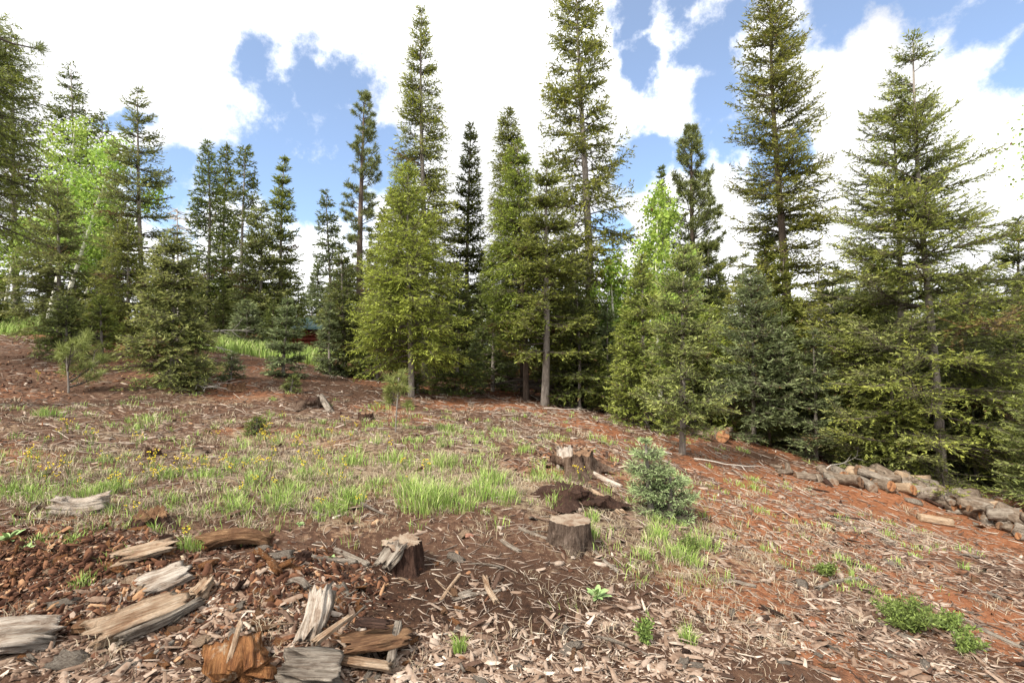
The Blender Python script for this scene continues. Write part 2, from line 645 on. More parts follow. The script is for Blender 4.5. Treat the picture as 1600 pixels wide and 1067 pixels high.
M['rings'] = ring_mat('sawn_end', (0.27, 0.215, 0.16), (0.17, 0.12, 0.085), (0.13, 0.075, 0.045))
M['rings_dark'] = ring_mat('old_sawn_end', (0.20, 0.12, 0.07), (0.10, 0.055, 0.032), (0.03, 0.016, 0.010))
M['rings_red'] = ring_mat('red_sawn_end', (0.38, 0.19, 0.09), (0.24, 0.11, 0.05), (0.10, 0.04, 0.02))
CHIP = [(0.0, (0.03, 0.018, 0.013)), (0.28, (0.085, 0.05, 0.035)), (0.5, (0.20, 0.135, 0.095)), (0.72, (0.33, 0.255, 0.20)), (1.0, (0.56, 0.48, 0.40))]
M['chips'] = tint_ramp_mat('bark_chips', CHIP)
M['orange'] = tint_ramp_mat('rotten_bits', [(0.0, (0.03, 0.012, 0.007)), (0.35, (0.085, 0.038, 0.022)), (0.62, (0.20, 0.095, 0.05)), (0.82, (0.35, 0.21, 0.115)), (1.0, (0.46, 0.35, 0.24))])
M['twigs'] = tint_ramp_mat('twig_litter', [(0.0, (0.07, 0.045, 0.032)), (0.5, (0.25, 0.19, 0.15)), (1.0, (0.50, 0.43, 0.35))], bump=0)
M['grass'] = tint_ramp_mat('grass_green', [(0.0, (0.09, 0.15, 0.035)), (0.5, (0.21, 0.32, 0.065)), (0.8, (0.35, 0.45, 0.12)), (1.0, (0.50, 0.46, 0.27))], rough=.6, bump=0, nscale=3)
M['drygrass'] = tint_ramp_mat('grass_dry', [(0.0, (0.16, 0.12, 0.078)), (0.5, (0.31, 0.25, 0.17)), (1.0, (0.47, 0.40, 0.29))], rough=.7, bump=0, nscale=3)
M['yellow'] = simple_mat('yellow_petals', (0.62, 0.47, 0.03), 0.6, 0.2, 20)
M['broadleaf'] = simple_mat('broad_leaf', (0.24, 0.34, 0.13), 0.6, 0.3, 30)
M['shrubleaf'] = foliage_mat('shrub_leaves', (0.10, 0.15, 0.035), (0.24, 0.32, 0.08), trans=.3)
M['stem'] = simple_mat('green_stem', (0.13, 0.16, 0.05), 0.7, 0.3)


def ground_mat():
    s = NT('soil')
    _, ch = s.attr('tint')          # r: red soil, g: dry thatch, b: dark humus
    v = s.coord('Object')
    n1 = s.noise(v, 1.3, 6, 0.62)
    n2 = s.noise(v, 14, 6, 0.7)
    n3 = s.noise(v, 55, 4, 0.7)
    vo = s.n('ShaderNodeTexVoronoi'); vo.inputs['Scale'].default_value = 38
    s.l(v, vo.inputs['Vector'])
    brown = s.ramp(n2, [(0.3, (0.035, 0.019, 0.013)), (0.5, (0.095, 0.052, 0.033)), (0.72, (0.19, 0.115, 0.075))])
    red = s.ramp(n2, [(0.3, (0.10, 0.038, 0.019)), (0.5, (0.23, 0.092, 0.043)), (0.72, (0.34, 0.165, 0.09))])
    thatch = s.ramp(n3, [(0.3, (0.11, 0.075, 0.05)), (0.5, (0.25, 0.19, 0.125)), (0.72, (0.38, 0.31, 0.21))])
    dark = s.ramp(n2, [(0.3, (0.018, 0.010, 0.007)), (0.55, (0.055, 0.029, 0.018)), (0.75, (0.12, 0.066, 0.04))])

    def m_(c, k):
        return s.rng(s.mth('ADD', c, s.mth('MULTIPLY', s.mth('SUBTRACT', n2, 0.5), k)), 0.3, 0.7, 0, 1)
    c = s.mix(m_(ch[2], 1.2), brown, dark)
    c = s.mix(m_(ch[0], 1.6), c, red)
    c = s.mix(m_(ch[1], 1.8), c, thatch)
    # small pale flecks of chip
    fl = s.rng(vo.outputs['Distance'], 0.1, 0.16, 1, 0)
    sc = s.n('ShaderNodeSeparateColor'); s.l(vo.outputs['Color'], sc.inputs[0])
    fl = s.mth('MULTIPLY', fl, s.rng(sc.outputs[0], 0.5, 0.55, 0, 0.8))
    c = s.mix(fl, c, (0.38, 0.28, 0.2))
    b = s.bsdf(0.95, 0.1)
    s.l(c, b.inputs['Base Color'])
    h = s.mth('ADD', n2, s.mth('MULTIPLY', n3, 0.5))
    s.bump(b, h, 1.0, 0.03)
    return s.m


M['soil'] = ground_mat()

# ------------------------------------------------------------------ ground


def soil_fields(x, y):
    """red, thatch, dark humus weights; regions read from the photograph's ground"""
    z = smooth_ground(x, y)
    px, py = proj(x, np.maximum(y, 0.5), z)
    r = np.hypot(x, y)
    nz = fbm(x * 0.8, y * 0.8, seed=11, octaves=4)
    nz2 = fbm(x * 2.2, y * 2.2, seed=12, octaves=3)
    right = sstep(-0.02, 0.22, (x - 0.28 * y + 0.2) / (r + 1))
    red = 0.20 + 0.36 * right + 0.8 * nz + 0.35 * nz2
    # the bare red strip before the trees and the spoil by the logs
    strip = np.exp(-((y - (10.0 - 0.25 * x)) / 1.5) ** 2) * sstep(-4, 0, x)
    red = red + 0.42 * strip
    p = gp(1390, 778)
    red = red + 1.2 * np.exp(-((x - p[0]) / 1.3) ** 2 - ((y - p[1]) / .8) ** 2)
    p = gp(1180, 745)
    red = red + .7 * np.exp(-((x - p[0]) / 1.6) ** 2 - ((y - p[1]) / 1.1) ** 2)
    red = red - 0.3 * (1 - right) * sstep(6, 3.0, r)
    th = 0.55 * np.exp(-((x + 1.6) / 3.0) ** 2 - ((y - 5.4) / 1.5) ** 2) + 0.35 * np.exp(-((x + 3) / 4.0) ** 2 - ((y - 8) / 2.0) ** 2)
    th = th + 0.35 * np.exp(-((x - 1.4) / .9) ** 2 - ((y - 4.4) / 1.1) ** 2) + 0.45 * nz2 * sstep(3.0, 4.5, y)
    th = th + 0.1 * sstep(13, 15.5, y) * sstep(0, -3, x)
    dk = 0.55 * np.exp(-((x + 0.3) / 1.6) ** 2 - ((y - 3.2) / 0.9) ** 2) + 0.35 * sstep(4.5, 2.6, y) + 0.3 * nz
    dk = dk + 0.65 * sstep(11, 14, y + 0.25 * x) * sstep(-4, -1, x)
    return red, th, dk


def build_ground():
    t = np.linspace(0, 1, 470)
    ys = 1.0 + 13.0 * (np.exp(2.9 * t) - 1) / (np.exp(2.9) - 1)
    ys = np.concatenate([np.linspace(-14, 0.9, 24), ys, 14 + 26 * np.linspace(0.01, 1, 70) ** 1.4,
                         40 + 1900 * np.linspace(0.02, 1, 26) ** 3])
    s = np.linspace(-1, 1, 560)
    S = 1.25 * s + 0.15 * s ** 5
    Y = np.repeat(ys[:, None], len(s), 1)
    X = S[None] * (np.maximum(ys, 0)[:, None] + 1.3) + np.where(ys < 0, -ys, 0)[:, None] * s[None] * 2.2
    z = ground_z(X, Y)
    r = np.hypot(X, Y)
    near = np.clip(7 / (r + .5), 0, 1)
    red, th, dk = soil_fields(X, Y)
    clod = fbm(X * 13, Y * 13, seed=21, octaves=3, rough=.6)
    z = z + 0.011 * clod * near
    V = np.stack([X, Y, z], -1).reshape(-1, 3)
    n, m = Y.shape
    i = np.arange(n - 1)[:, None] * m; j = np.arange(m - 1)[None]
    Q = np.stack([i + j, i + j + 1, i + m + j + 1, i + m + j], -1).reshape(-1, 4)
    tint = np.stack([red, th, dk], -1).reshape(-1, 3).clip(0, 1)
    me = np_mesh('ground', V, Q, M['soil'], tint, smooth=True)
    o = mobj('ground', me)
    tag(o, 'sloping red and brown forest soil with duff, falling away to one side', None, None, 'structure')
    return o


build_ground()
TRIS = [0]

# ------------------------------------------------------------------ conifers
UP = np.array([0, 0, 1.0])


def norm(v):
    return v / (np.linalg.norm(v, axis=-1, keepdims=True) + 1e-9)


def crown_profile(u, p, belly):
    """u 0 at crown base, 1 at top"""
    return np.power(np.clip(1 - u, 0, 1), p) * (belly + (1 - belly) * sstep(0, 0.28, u))


KINDS = {
    #            per-m  e_low e_top droop tip  s0   lat   latlen  hang  p    belly var  wdt  out-of-plane, new
    'fir':    dict(lai=5.0, nb=17, el=-4, et=38, droop=.10, tip=.12, s0=.12, la=52, ll=.40, hang=.05, p=.64, belly=.88, var=.20, wd=.42, oop=.35, new=.42, whorl=.8),
    'doug':   dict(lai=4.2, nb=17, el=-2, et=42, droop=.26, tip=.10, s0=.15, la=50, ll=.42, hang=.35, p=.78, belly=.8, var=.22, wd=.36, oop=.6, new=.45, whorl=.3),
    'old':    dict(lai=3.9, nb=12, el=-6, et=30, droop=.30, tip=.30, s0=.30, la=48, ll=.42, hang=.22, p=.62, belly=.6, var=.55, wd=.50, oop=.7, new=.42, whorl=.35),
    'open':   dict(lai=3.0, nb=10, el=0, et=34, droop=.16, tip=.18, s0=.22, la=50, ll=.36, hang=.08, p=.66, belly=.95, var=.48, wd=.44, oop=.4, new=.40, whorl=.75),
    'dense':  dict(lai=4.0, nb=22, el=-6, et=44, droop=.10, tip=.10, s0=.10, la=52, ll=.40, hang=.08, p=.72, belly=.9, var=.20, wd=.46, oop=.5, new=.35, whorl=.6),
    'spire':  dict(lai=3.6, nb=16, el=-12, et=30, droop=.12, tip=.15, s0=.10, la=48, ll=.40, hang=.15, p=.75, belly=.7, var=.28, wd=.50, oop=.5, new=.3, whorl=.5),
}


def trunk_path(H, lean, rng, n=18, wob=.012):
    t = np.linspace(0, 1, n)
    w1 = rng.uniform(0, 6.28); w2 = rng.uniform(0, 6.28)
    x = lean[0] * t + wob * H * (np.sin(t * 5 + w1) - math.sin(w1)) * .5
    y = lean[1] * t + wob * H * (np.sin(t * 4 + w2) - math.sin(w2)) * .5
    return np.stack([x, y, t * H], -1)


def conifer_geo(rng, H, R, kind, D, cb=0.05, lean=(0, 0), rb=None, dens=1.0, over=None, dead_low=0.12):
    k = dict(KINDS[kind]); k.update(over or {})
    g = float(np.clip(D * 0.0050, 0.02, 0.2))
    path = trunk_path(H, lean, rng)
    rb = rb or (0.0085 * H + 0.02)
    rad = rb * (1 - np.linspace(0, 1, 18)) ** .85 + 0.008
    rad[0] *= 1.25
    path2 = path.copy(); path2[0, 2] -= 0.25
    tv = tube(path2, rad, 9)
    # branches
    Lm = R * .62
    per = (2 * Lm * .85 / max(1.25 * g, 0.045)) * np.ceil((.42 * k['ll'] * 1.25 * Lm + 1.1 * g) / (.62 * g) + .5)
    nb = int(k['lai'] * dens * R * H * (1 - cb) * 1.15 / (.74 * g * g * k['wd'] * .92) / per) + 12
    wh = rng.uniform(0, 1, nb)
    u = (np.arange(nb) + rng.uniform(0, 1, nb)) / nb
    nw = k.get('nw') or max(6, int(H * (1 - cb) / (0.36 if H < 6 else 0.55)))
    uw = (np.round(u * nw + rng.normal(0, .09, nb))) / nw
    u = np.where(wh < k['whorl'], uw, u).clip(0.0, 0.992)
    u = u ** 0.93
    t = cb + (1 - cb) * u
    az = rng.uniform(0, 2 * np.pi, nb)
    prof = crown_profile(u, k['p'], k['belly'])
    tier = np.clip(1 + rng.normal(0, k['var'] * .75, 400), .45, 1.5)[(u * nw * 1.0).astype(int) % 400]
    prof = prof * (tier * (1 - u) + u)
    s1 = int(rng.integers(1, 9999))
    lob = vnoise(np.cos(az) * 1.3 + 7, np.sin(az) * 1.3 + 3, t * H * 0.8, seed=s1)
    Lb = R * prof * np.exp(rng.normal(0, k['var'], nb) * .55) * (1 + 0.6 * k['var'] * 1.6 * lob) + 0.05 + 0.02 * R
    Lb = np.minimum(Lb, R * (1.12 * crown_profile(u, k['p'], k['belly']) + .06))
    keep = rng.uniform(0, 1, nb) > np.where(lob < -0.45, min(.6, k['var'] * 1.2), 0.03)
    u, t, az, Lb, lob = u[keep], t[keep], az[keep], Lb[keep], lob[keep]
    nb = len(u)
    base = np.stack([np.interp(t, np.linspace(0, 1, 18), path[:, i]) for i in range(3)], -1)
    e0 = np.radians(k['el'] + (k['et'] - k['el']) * u ** 1.3 + rng.normal(0, 7, nb))
    drp = k['droop'] * (1 - .5 * u) * rng.uniform(.6, 1.5, nb)
    tip = k['tip'] * rng.uniform(.5, 1.5, nb)
    dh = np.stack([np.cos(az), np.sin(az), 0 * az], -1)
    side_b = rng.normal(0, .10, nb)

    def bpos(bi, s):
        L_ = Lb[bi]
        h = dh[bi] * (L_ * s * np.cos(e0[bi]))[:, None]
        sd_ = np.stack([-dh[bi][:, 1], dh[bi][:, 0], 0 * s], -1) * (side_b[bi] * L_ * s * s)[:, None]
        z = L_ * (np.sin(e0[bi]) * s - drp[bi] * s ** 2 + tip[bi] * s ** 4)
        return base[bi] + h + sd_ + UP * z[:, None]

    # limb wood
    segs = 4
    ss = np.linspace(0, 1, segs)
    BP = np.stack([bpos(np.arange(nb), np.full(nb, s)) for s in ss], 1)     # nb,segs,3
    rl = (0.006 + 0.012 * Lb)
    ang = np.array([0, 2.1, 4.2])
    Tn = norm(BP[:, -1] - BP[:, 0])
    A = norm(np.cross(Tn, UP)); B = np.cross(Tn, A)
    offs = np.cos(ang)[None, :, None] * A[:, None] + np.sin(ang)[None, :, None] * B[:, None]   # nb,3,3
    rr = rl[:, None] * np.array([1, .7, .42, .12])[None]
    LV = BP[:, :, None] + rr[:, :, None, None] * offs[:, None]          # nb,segs,3,3
    LV = LV.reshape(-1, 3)
    b0 = (np.arange(nb) * segs * 3)[:, None, None]
    i_ = (np.arange(segs - 1) * 3)[None, :, None]
    j_ = np.arange(3)[None, None]
    k_ = (j_ + 1) % 3
    LQ = np.stack([b0 + i_ + j_, b0 + i_ + k_, b0 + i_ + 3 + k_, b0 + i_ + 3 + j_], -1).reshape(-1, 4)
    # laterals
    sp = max(1.25 * g, 0.045)
    s0 = np.clip(k['s0'] + (rng.uniform(0, 1, nb) < dead_low) * 0.25, 0, .8) * (1 - .5 * u)
    K = np.maximum(2, np.ceil(Lb * (1 - s0) / sp)).astype(int)
    bi = np.repeat(np.arange(nb), K * 2)
    off = np.concatenate([[0], np.cumsum(K * 2)[:-1]])
    loc = np.arange(len(bi)) - off[bi]
    side = np.where(loc % 2 == 0, 1.0, -1.0)
    s = s0[bi] + (1 - s0[bi]) * ((loc // 2) + rng.uniform(0, 1, len(bi))) / K[bi]
    s = s.clip(0, 1)
    P = bpos(bi, s)
    T = norm(bpos(bi, np.minimum(s + .05, 1.05)) - bpos(bi, s - .05))
    Sx = norm(np.cross(T, UP))
    Nn = np.cross(Sx, T)
    la = np.radians(k['la'] + rng.normal(0, 10, len(bi)))
    roll = rng.normal(0, .22 + .40 * k['oop'], len(bi))
    sdv = Sx * (side * np.cos(roll))[:, None] + Nn * np.sin(roll)[:, None]
    Dl = norm(T * np.cos(la)[:, None] + sdv * np.sin(la)[:, None] - UP * (k['hang'] * rng.uniform(.2, 1.3, len(bi)))[:, None])
    ll = (1.25 * k['ll'] * Lb[bi] * (1 - s) ** .8 * (0.35 + 0.65 * sstep(0, .35, s)) + 1.1 * g) * rng.uniform(.65, 1.2, len(bi))
    nl = len(bi)
    # lateral twigs (single slivers)
    w_ = 0.0035 + 0.01 * ll
    TP = np.stack([P - Nn * w_[:, None], P + Nn * w_[:, None], P + Dl * (ll * .9)[:, None]], 1).reshape(-1, 3)
    TT = np.arange(nl * 3).reshape(-1, 3) + len(LV)
    limbV = np.concatenate([LV, TP])
    # shoots
    ssp = 0.62 * g
    Mn = np.maximum(2, np.ceil(ll / ssp)).astype(int)
    li = np.repeat(np.arange(nl), Mn)
    off = np.concatenate([[0], np.cumsum(Mn)[:-1]])
    lc = np.arange(len(li)) - off[li]
    q = (lc + rng.uniform(0.2, 1, len(li))) / Mn[li]
    term = lc == Mn[li] - 1
    sgn = np.where((lc % 2) == 0, 1.0, -1.0)
    ns = len(li)
    SP = P[li] + Dl[li] * (ll[li] * q)[:, None] - UP * (k['hang'] * .35 * ll[li] * q * q)[:, None]
    Sx2 = norm(np.cross(Dl[li], UP) + rng.normal(0, k['oop'], (ns, 3)))
    ang2 = np.where(term, rng.normal(0, .15, ns), np.radians(46) + rng.normal(0, .25, ns))
    Ds = norm(Dl[li] * np.cos(ang2)[:, None] + Sx2 * (sgn * np.sin(ang2))[:, None]
              + UP * rng.normal(0.02, .22, ns)[:, None])
    sl = g * rng.uniform(.8, 1.5, ns)
    wn = norm(np.cross(Ds, UP + rng.normal(0, .75, (ns, 3))))
    hw = sl * k['wd'] * .46 * rng.uniform(.8, 1.25, ns)
    up2 = np.cross(wn, Ds)
    p0 = SP - wn * hw[:, None]
    p1 = SP + wn * hw[:, None]
    p2 = SP + Ds * (sl * 1.1)[:, None]
    CV = np.stack([p0, p1, p2], 1).reshape(-1, 3)
    CQ = np.arange(ns * 3).reshape(-1, 3)
    tipness = np.clip((s[li] - .55) / .45, 0, 1) * .5 + np.clip((q - .5) / .5, 0, 1) * .5
    new = (tipness * rng.uniform(.3, 1.5, ns) * (k['new'] / .42)).clip(0, 1)
    new = new * (rng.uniform(0, 1, ns) < .9)
    brr = rng.uniform(0, 1, nb)
    gr = (.55 * rng.uniform(0, 1, ns) + .45 * brr[bi[li]])
    dead = ((rng.uniform(0, 1, nb) < .025)[bi[li]] * (u[bi[li]] < .5) * .8 + (rng.uniform(0, 1, ns) < .012) * .8)
    c0 = np.stack([new * .45, gr * .9, dead], -1)
    c1 = np.stack([new, gr, dead], -1)
    tint = np.stack([c0, c0, c1], 1).reshape(-1, 3)
    TRIS[0] += ns + nl + nb * 18
    return tv, (limbV, [LQ, TT]), (CV, CQ, tint), path


def add_tree(name, label, cat, loc, geo, mats, group=None, needles='crown'):
    tv, lv, cv, _ = geo
    root = empty(name, loc, label, cat, group)
    mobj('trunk', np_mesh('trunk', tv[0], tv[1], mats[1], smooth=True), root)
    mobj('limbs', np_mesh('limbs', lv[0], lv[1], mats[2]), root)
    mobj(needles, np_mesh('crown', cv[0], cv[1], mats[0], cv[2]), root)
    return root


def tree_dims(px, D, top):
    b = at(px, D)
    d = pdir(*top)
    d = d * (D / d[1])
    return b, float(CZ + d[2] - b[2]), float(d[0] - b[0])


TREES = []       # (object, kind word, x, y) for the wording of labels


def conifer(px, D, top, hw, kind, mat, label, cat='fir tree', name='fir_tree', bark='bark_grey', cb=.05, dens=1.0, seed=0, over=None, rb=None, leany=0, group=None):
    rng = np.random.default_rng(1000 + seed + int(px) * 7 + int(D * 10))
    b, H, lx = tree_dims(px, D, top)
    R = hw * D / F
    geo = conifer_geo(rng, H, R, kind, D, cb, (lx, leany), rb, dens, over)
    o = add_tree(name, label, cat, b, geo, (M[mat], M[bark], M['limb']), group)
    TREES.append((o, px, D))
    return o


# --- ponderosa pines: long needles in tufts
def pine_geo(rng, H, R, D, cb, lean, tuft=.21, nb_m=9, belly=.6, p=.5, needle_n=16, rb=None, e=(5, 45), lat_sp=.16, wscale=1.25):
    path = trunk_path(H, lean, rng)
    rb = rb or (0.013 * H + 0.03)
    rad = rb * (1 - np.linspace(0, 1, 18)) ** .8 + 0.008
    path2 = path.copy(); path2[0, 2] -= .2
    tv = tube(path2, rad, 9)
    nb = max(8, int(nb_m * H * (1 - cb)))
    u = ((np.arange(nb) + rng.uniform(0, 1, nb)) / nb).clip(0, .99)
    t = cb + (1 - cb) * u
    az = rng.uniform(0, 6.283, nb)
    s1 = int(rng.integers(1, 9999))
    lob = vnoise(np.cos(az) * 1.5 + 7, np.sin(az) * 1.5 + 3, t * H * .7, seed=s1)
    Lb = R * crown_profile(u, p, belly) * (1 + .45 * lob) * rng.uniform(.65, 1.15, nb) + .06
    base = np.stack([np.interp(t, np.linspace(0, 1, 18), path[:, i]) for i in range(3)], -1)
    e0 = np.radians(e[0] + (e[1] - e[0]) * u + rng.normal(0, 9, nb))
    parts, tips, tdir = [], [], []
    tips_p, tips_d = [], []
    for i in range(nb):
        ss = np.linspace(0, 1, 5)
        dh = np.array([math.cos(az[i]), math.sin(az[i]), 0])
        C = base[i] + dh * (Lb[i] * ss * math.cos(e0[i]))[:, None] + UP * (Lb[i] * (math.sin(e0[i]) * ss + .16 * ss ** 3))[:, None]
        r0 = .008 + .016 * Lb[i]
        parts.append(tube(C, r0 * np.array([1, .8, .6, .4, .2]), 4, cap=False))
        Tn = norm(C[-1] - C[-2])
        tips_p.append(C[-1]); tips_d.append(Tn)
        nk = int(Lb[i] / lat_sp * 2) + 1
        for q in range(nk):
            s = rng.uniform(.25, 1)
            P = base[i] + dh * Lb[i] * s * math.cos(e0[i]) + UP * Lb[i] * (math.sin(e0[i]) * s + .16 * s ** 3)
            sd = np.array([-dh[1], dh[0], 0]) * rng.choice([-1, 1])
            dd = norm(Tn * .6 + sd * rng.uniform(.3, 1) + UP * rng.uniform(-.1, .8))
            l = (.32 * Lb[i] * (1 - s) + tuft * .5) * rng.uniform(.7, 1.3)
            tips_p.append(P + dd * l); tips_d.append(norm(dd + UP * .25))
            parts.append(tube(np.array([P, P + dd * l]), [.006, .003], 3, cap=False))
    lim = join_parts(parts)
    TP = np.array(tips_p); TD = np.array(tips_d)
    m = len(TP) * needle_n
    ti = np.repeat(np.arange(len(TP)), needle_n)
    dr = norm(rng.normal(0, 1, (m, 3)) + TD[ti] * .8)
    st = TP[ti] - TD[ti] * (tuft * .5 * rng.uniform(0, 1, m))[:, None]
    ln = tuft * rng.uniform(.7, 1.15, m)
    wn = norm(np.cross(dr, rng.normal(0, 1, (m, 3))))
    w = (tuft * .062 * wscale)
    CV = np.stack([st + wn * w * .6, st - wn * w * .6, st + dr * (ln * .7)[:, None] - wn * w * .5, st + dr * ln[:, None], st + dr * (ln * .7)[:, None] + wn * w * .5], 1).reshape(-1, 3)
    b0 = np.arange(m) * 5
    fs = [np.stack([b0, b0 + 1, b0 + 2, b0 + 4], -1), np.stack([b0 + 4, b0 + 2, b0 + 3], -1)]
    nw = rng.uniform(0, 1, m) * .7
    gr = .5 * rng.uniform(0, 1, m) + .5 * rng.uniform(0, 1, len(TP))[ti]
    tint = np.repeat(np.stack([nw, gr, 0 * gr], -1), 5, 0)
    TRIS[0] += m * 3 + len(lim[0])
    return tv, lim, (CV, fs, tint), path


def pine(px, D, top, hw, label, cb=.3, seed=0, mat='pine', name='pine_tree', cat='pine tree', bark='bark_pine', **kw):
    rng = np.random.default_rng(3000 + seed + int(px))
    b, H, lx = tree_dims(px, D, top)
    geo = pine_geo(rng, H, hw * D / F, D, cb, (lx, 0), **kw)
    o = add_tree(name, label, cat, b, geo, (M[mat], M[bark], M['limb']))
    TREES.append((o, px, D))
    return o


# --- aspens
def aspen_geo(rng, H, R, D, cb, lean, leaf=.09, nb_m=8, leaves_m=130, rb=None, trunk_wob=.02):
    path = trunk_path(H, lean, rng, wob=trunk_wob)
    rb = rb or (0.009 * H + 0.02)
    rad = rb * (1 - np.linspace(0, 1, 18)) ** .7 + .005
    path2 = path.copy(); path2[0, 2] -= .2
    tv = tube(path2, rad, 9)
    nb = max(10, int(nb_m * H * (1 - cb)))
    u = ((np.arange(nb) + rng.uniform(0, 1, nb)) / nb)
    t = cb + (1 - cb) * u
    az = rng.uniform(0, 6.283, nb)
    prof = np.sin(np.pi * np.clip(u * .82 + .13, 0, 1)) ** .6 * (1 - .35 * u)
    lob = vnoise(np.cos(az) * 1.2, np.sin(az) * 1.2, t * H * .5, seed=int(rng.integers(1, 999)))
    Lb = R * prof * (1 + .5 * lob) * rng.uniform(.6, 1.1, nb) + .1
    base = np.stack([np.interp(t, np.linspace(0, 1, 18), path[:, i]) for i in range(3)], -1)
    parts, LP = [], []
    for i in range(nb):
        e = math.radians(rng.uniform(20, 55))
        dh = np.array([math.cos(az[i]) * math.cos(e), math.sin(az[i]) * math.cos(e), math.sin(e)])
        ss = np.linspace(0, 1, 4)[:, None]
        C = base[i] + dh * Lb[i] * ss + rng.normal(0, .03 * Lb[i], (4, 3)) * ss
        parts.append(tube(C, np.array([1, .7, .45, .2]) * (.006 + .01 * Lb[i]), 4, cap=False))
        m = int(leaves_m * Lb[i] + 8)
        s = rng.uniform(.2, 1.08, m) ** .8
        P = base[i] + dh * (Lb[i] * s)[:, None] + rng.normal(0, 1, (m, 3)) * (.05 + .17 * Lb[i] * (1.1 - .5 * s))[:, None]
        LP.append(P)
    lim = join_parts(parts)
    P = np.concatenate(LP)
    m = len(P)
    a = norm(rng.normal(0, 1, (m, 3)) - UP * .4)
    b = norm(np.cross(a, rng.normal(0, 1, (m, 3))))
    l = leaf * rng.uniform(.7, 1.3, m)
    CV = np.stack([P, P + a * (l * .5)[:, None] + b * (l * .45)[:, None], P + a * l[:, None], P + a * (l * .5)[:, None] - b * (l * .45)[:, None]], 1).reshape(-1, 3)
    tint = np.repeat(np.stack([rng.uniform(0, 1, m), rng.uniform(0, 1, m), rng.uniform(0, 1, m) < .01], -1), 4, 0)
    TRIS[0] += 2 * m + len(lim[0])
    return tv, lim, (CV, np.arange(m * 4).reshape(-1, 4), tint), path


def aspen(px, D, top, hw, label, cb=.35, seed=0, **kw):
    rng = np.random.default_rng(5000 + seed + int(px))
    b, H, lx = tree_dims(px, D, top)
    geo = aspen_geo(rng, H, hw * D / F, D, cb, (lx, 0), **kw)
    o = add_tree('aspen_tree', label, 'aspen tree', b, geo, (M['aspen'], M['aspen_bark'], M['aspen_bark']))
    TREES.append((o, px, D))
    return o


exec_trees = True
#TREES_HERE

# ---- left side
conifer(-85, 9.5, (-78, 10), 172, 'doug', 'fir_olive', 'big dark olive conifer cut off by the frame edge, skirts hanging high', cb=.42, over=dict(hang=.6, droop=.3, p=.45, belly=.8), bark='bark_dark', name='conifer_tree', cat='conifer')
conifer(25, 21, (20, 60), 75, 'open', 'fir_dark', 'tall thin-topped fir directly behind the hanging olive conifer', cb=.1)
conifer(112, 23, (108, 98), 62, 'old', 'fir_dark', 'tall ragged fir rising behind the pale green aspens', cb=.1)
conifer(225, 17.5, (213, 140), 62, 'open', 'fir', 'open-crowned fir with gaps, standing right of the aspens', cb=.12, over=dict(p=.55))
conifer(150, 27, (160, 175), 40, 'old', 'fir_dark', 'narrow dark fir top half hidden behind the aspens', cb=.1)
aspen(72, 19, (118, 195), 62, 'leftmost leafy aspen of the white-trunked clump', cb=.32)
aspen(86, 18.5, (185, 230), 66, 'aspen of the white-trunked clump with the widest leaning crown', cb=.28, seed=2)
aspen(96, 20, (240, 290), 60, 'rightmost, lowest aspen of the white-trunked clump', cb=.28, seed=3)
aspen(2, 20, (28, 350), 55, 'low aspen leaning behind the meadow at the frame edge', cb=.3, seed=4)
conifer(92, 14.5, (90, 288), 74, 'dense', 'fir', 'grey-green fir standing in front of the white aspen trunks', cb=.13)
conifer(200, 13, (198, 345), 62, 'doug', 'fir_olive', 'olive fir with brown dead twigs, between the two grey-green firs', cb=.12)
conifer(150, 14.5, (160, 415), 45, 'fir', 'fir_dark', 'short dark fir tucked beside the olive fir', cb=.08)
conifer(104, 11.3, (105, 468), 45, 'dense', 'fir', 'small bushy fir at the meadow edge near the yellow-green sapling', cb=.0, over=dict(lai=6, p=.7, belly=1.0))
conifer(160, 11.6, (158, 466), 30, 'fir', 'fir_olive', 'small dark-stemmed fir right of the bushy one', cb=.2)
conifer(269, 9.6, (276, 365), 74, 'dense', 'fir', 'full grey-green fir with pale shoot tips, closest on the left slope', cb=.0, over=dict(new=.65, lai=7.0, p=.66, belly=1.0, s0=.02, whorl=.5, et=30))
conifer(322, 26, (323, 222), 42, 'old', 'fir_dark', 'first tall dark fir in the row of three behind the meadow', cb=.12)
conifer(352, 29, (354, 230), 32, 'old', 'fir_dark', 'middle, narrowest of the three dark firs behind the meadow', cb=.15)
conifer(382, 26, (382, 228), 42, 'old', 'fir_dark', 'last tall dark fir in the row of three behind the meadow', cb=.15)
conifer(402, 20.5, (408, 318), 62, 'dense', 'fir', 'broad grey-green fir at the back edge of the meadow', cb=.04)
conifer(437, 21.5, (446, 250), 40, 'dense', 'fir_olive', 'tall olive fir beside the green-roofed cabin', cb=.08, over=dict(var=.3))
conifer(385, 17.5, (386, 472), 34, 'fir', 'fir_blue', 'little blue-green fir in front of the broad grey-green fir', cb=.03)
conifer(443, 11.9, (448, 472), 34, 'fir', 'fir_blue', 'small dark fir standing alone in front of the cabin', cb=.02, over=dict(var=.4, lai=6, p=.6))
conifer(516, 21, (510, 300), 36, 'spire', 'fir_blue', 'blue-green pointed fir between the cabin and the tall pine', cb=.05, over=dict(p=.6))
pine(563, 24, (568, 146), 46, 'tall slim pine with tufted crown above the dark fir', cb=.30, bark='bark_dark')
conifer(540, 14.3, (536, 395), 56, 'dense', 'fir_dark', 'dark dense fir under the tall slim pine', cb=.03)
conifer(516, 13.5, (514, 478), 24, 'dense', 'fir_blue', 'low blue-green fir beside the dark dense fir', cb=.02)
conifer(590, 13.8, (592, 455), 42, 'dense', 'fir_dark', 'short dark fir touching the yellow-green fir', cb=.02)
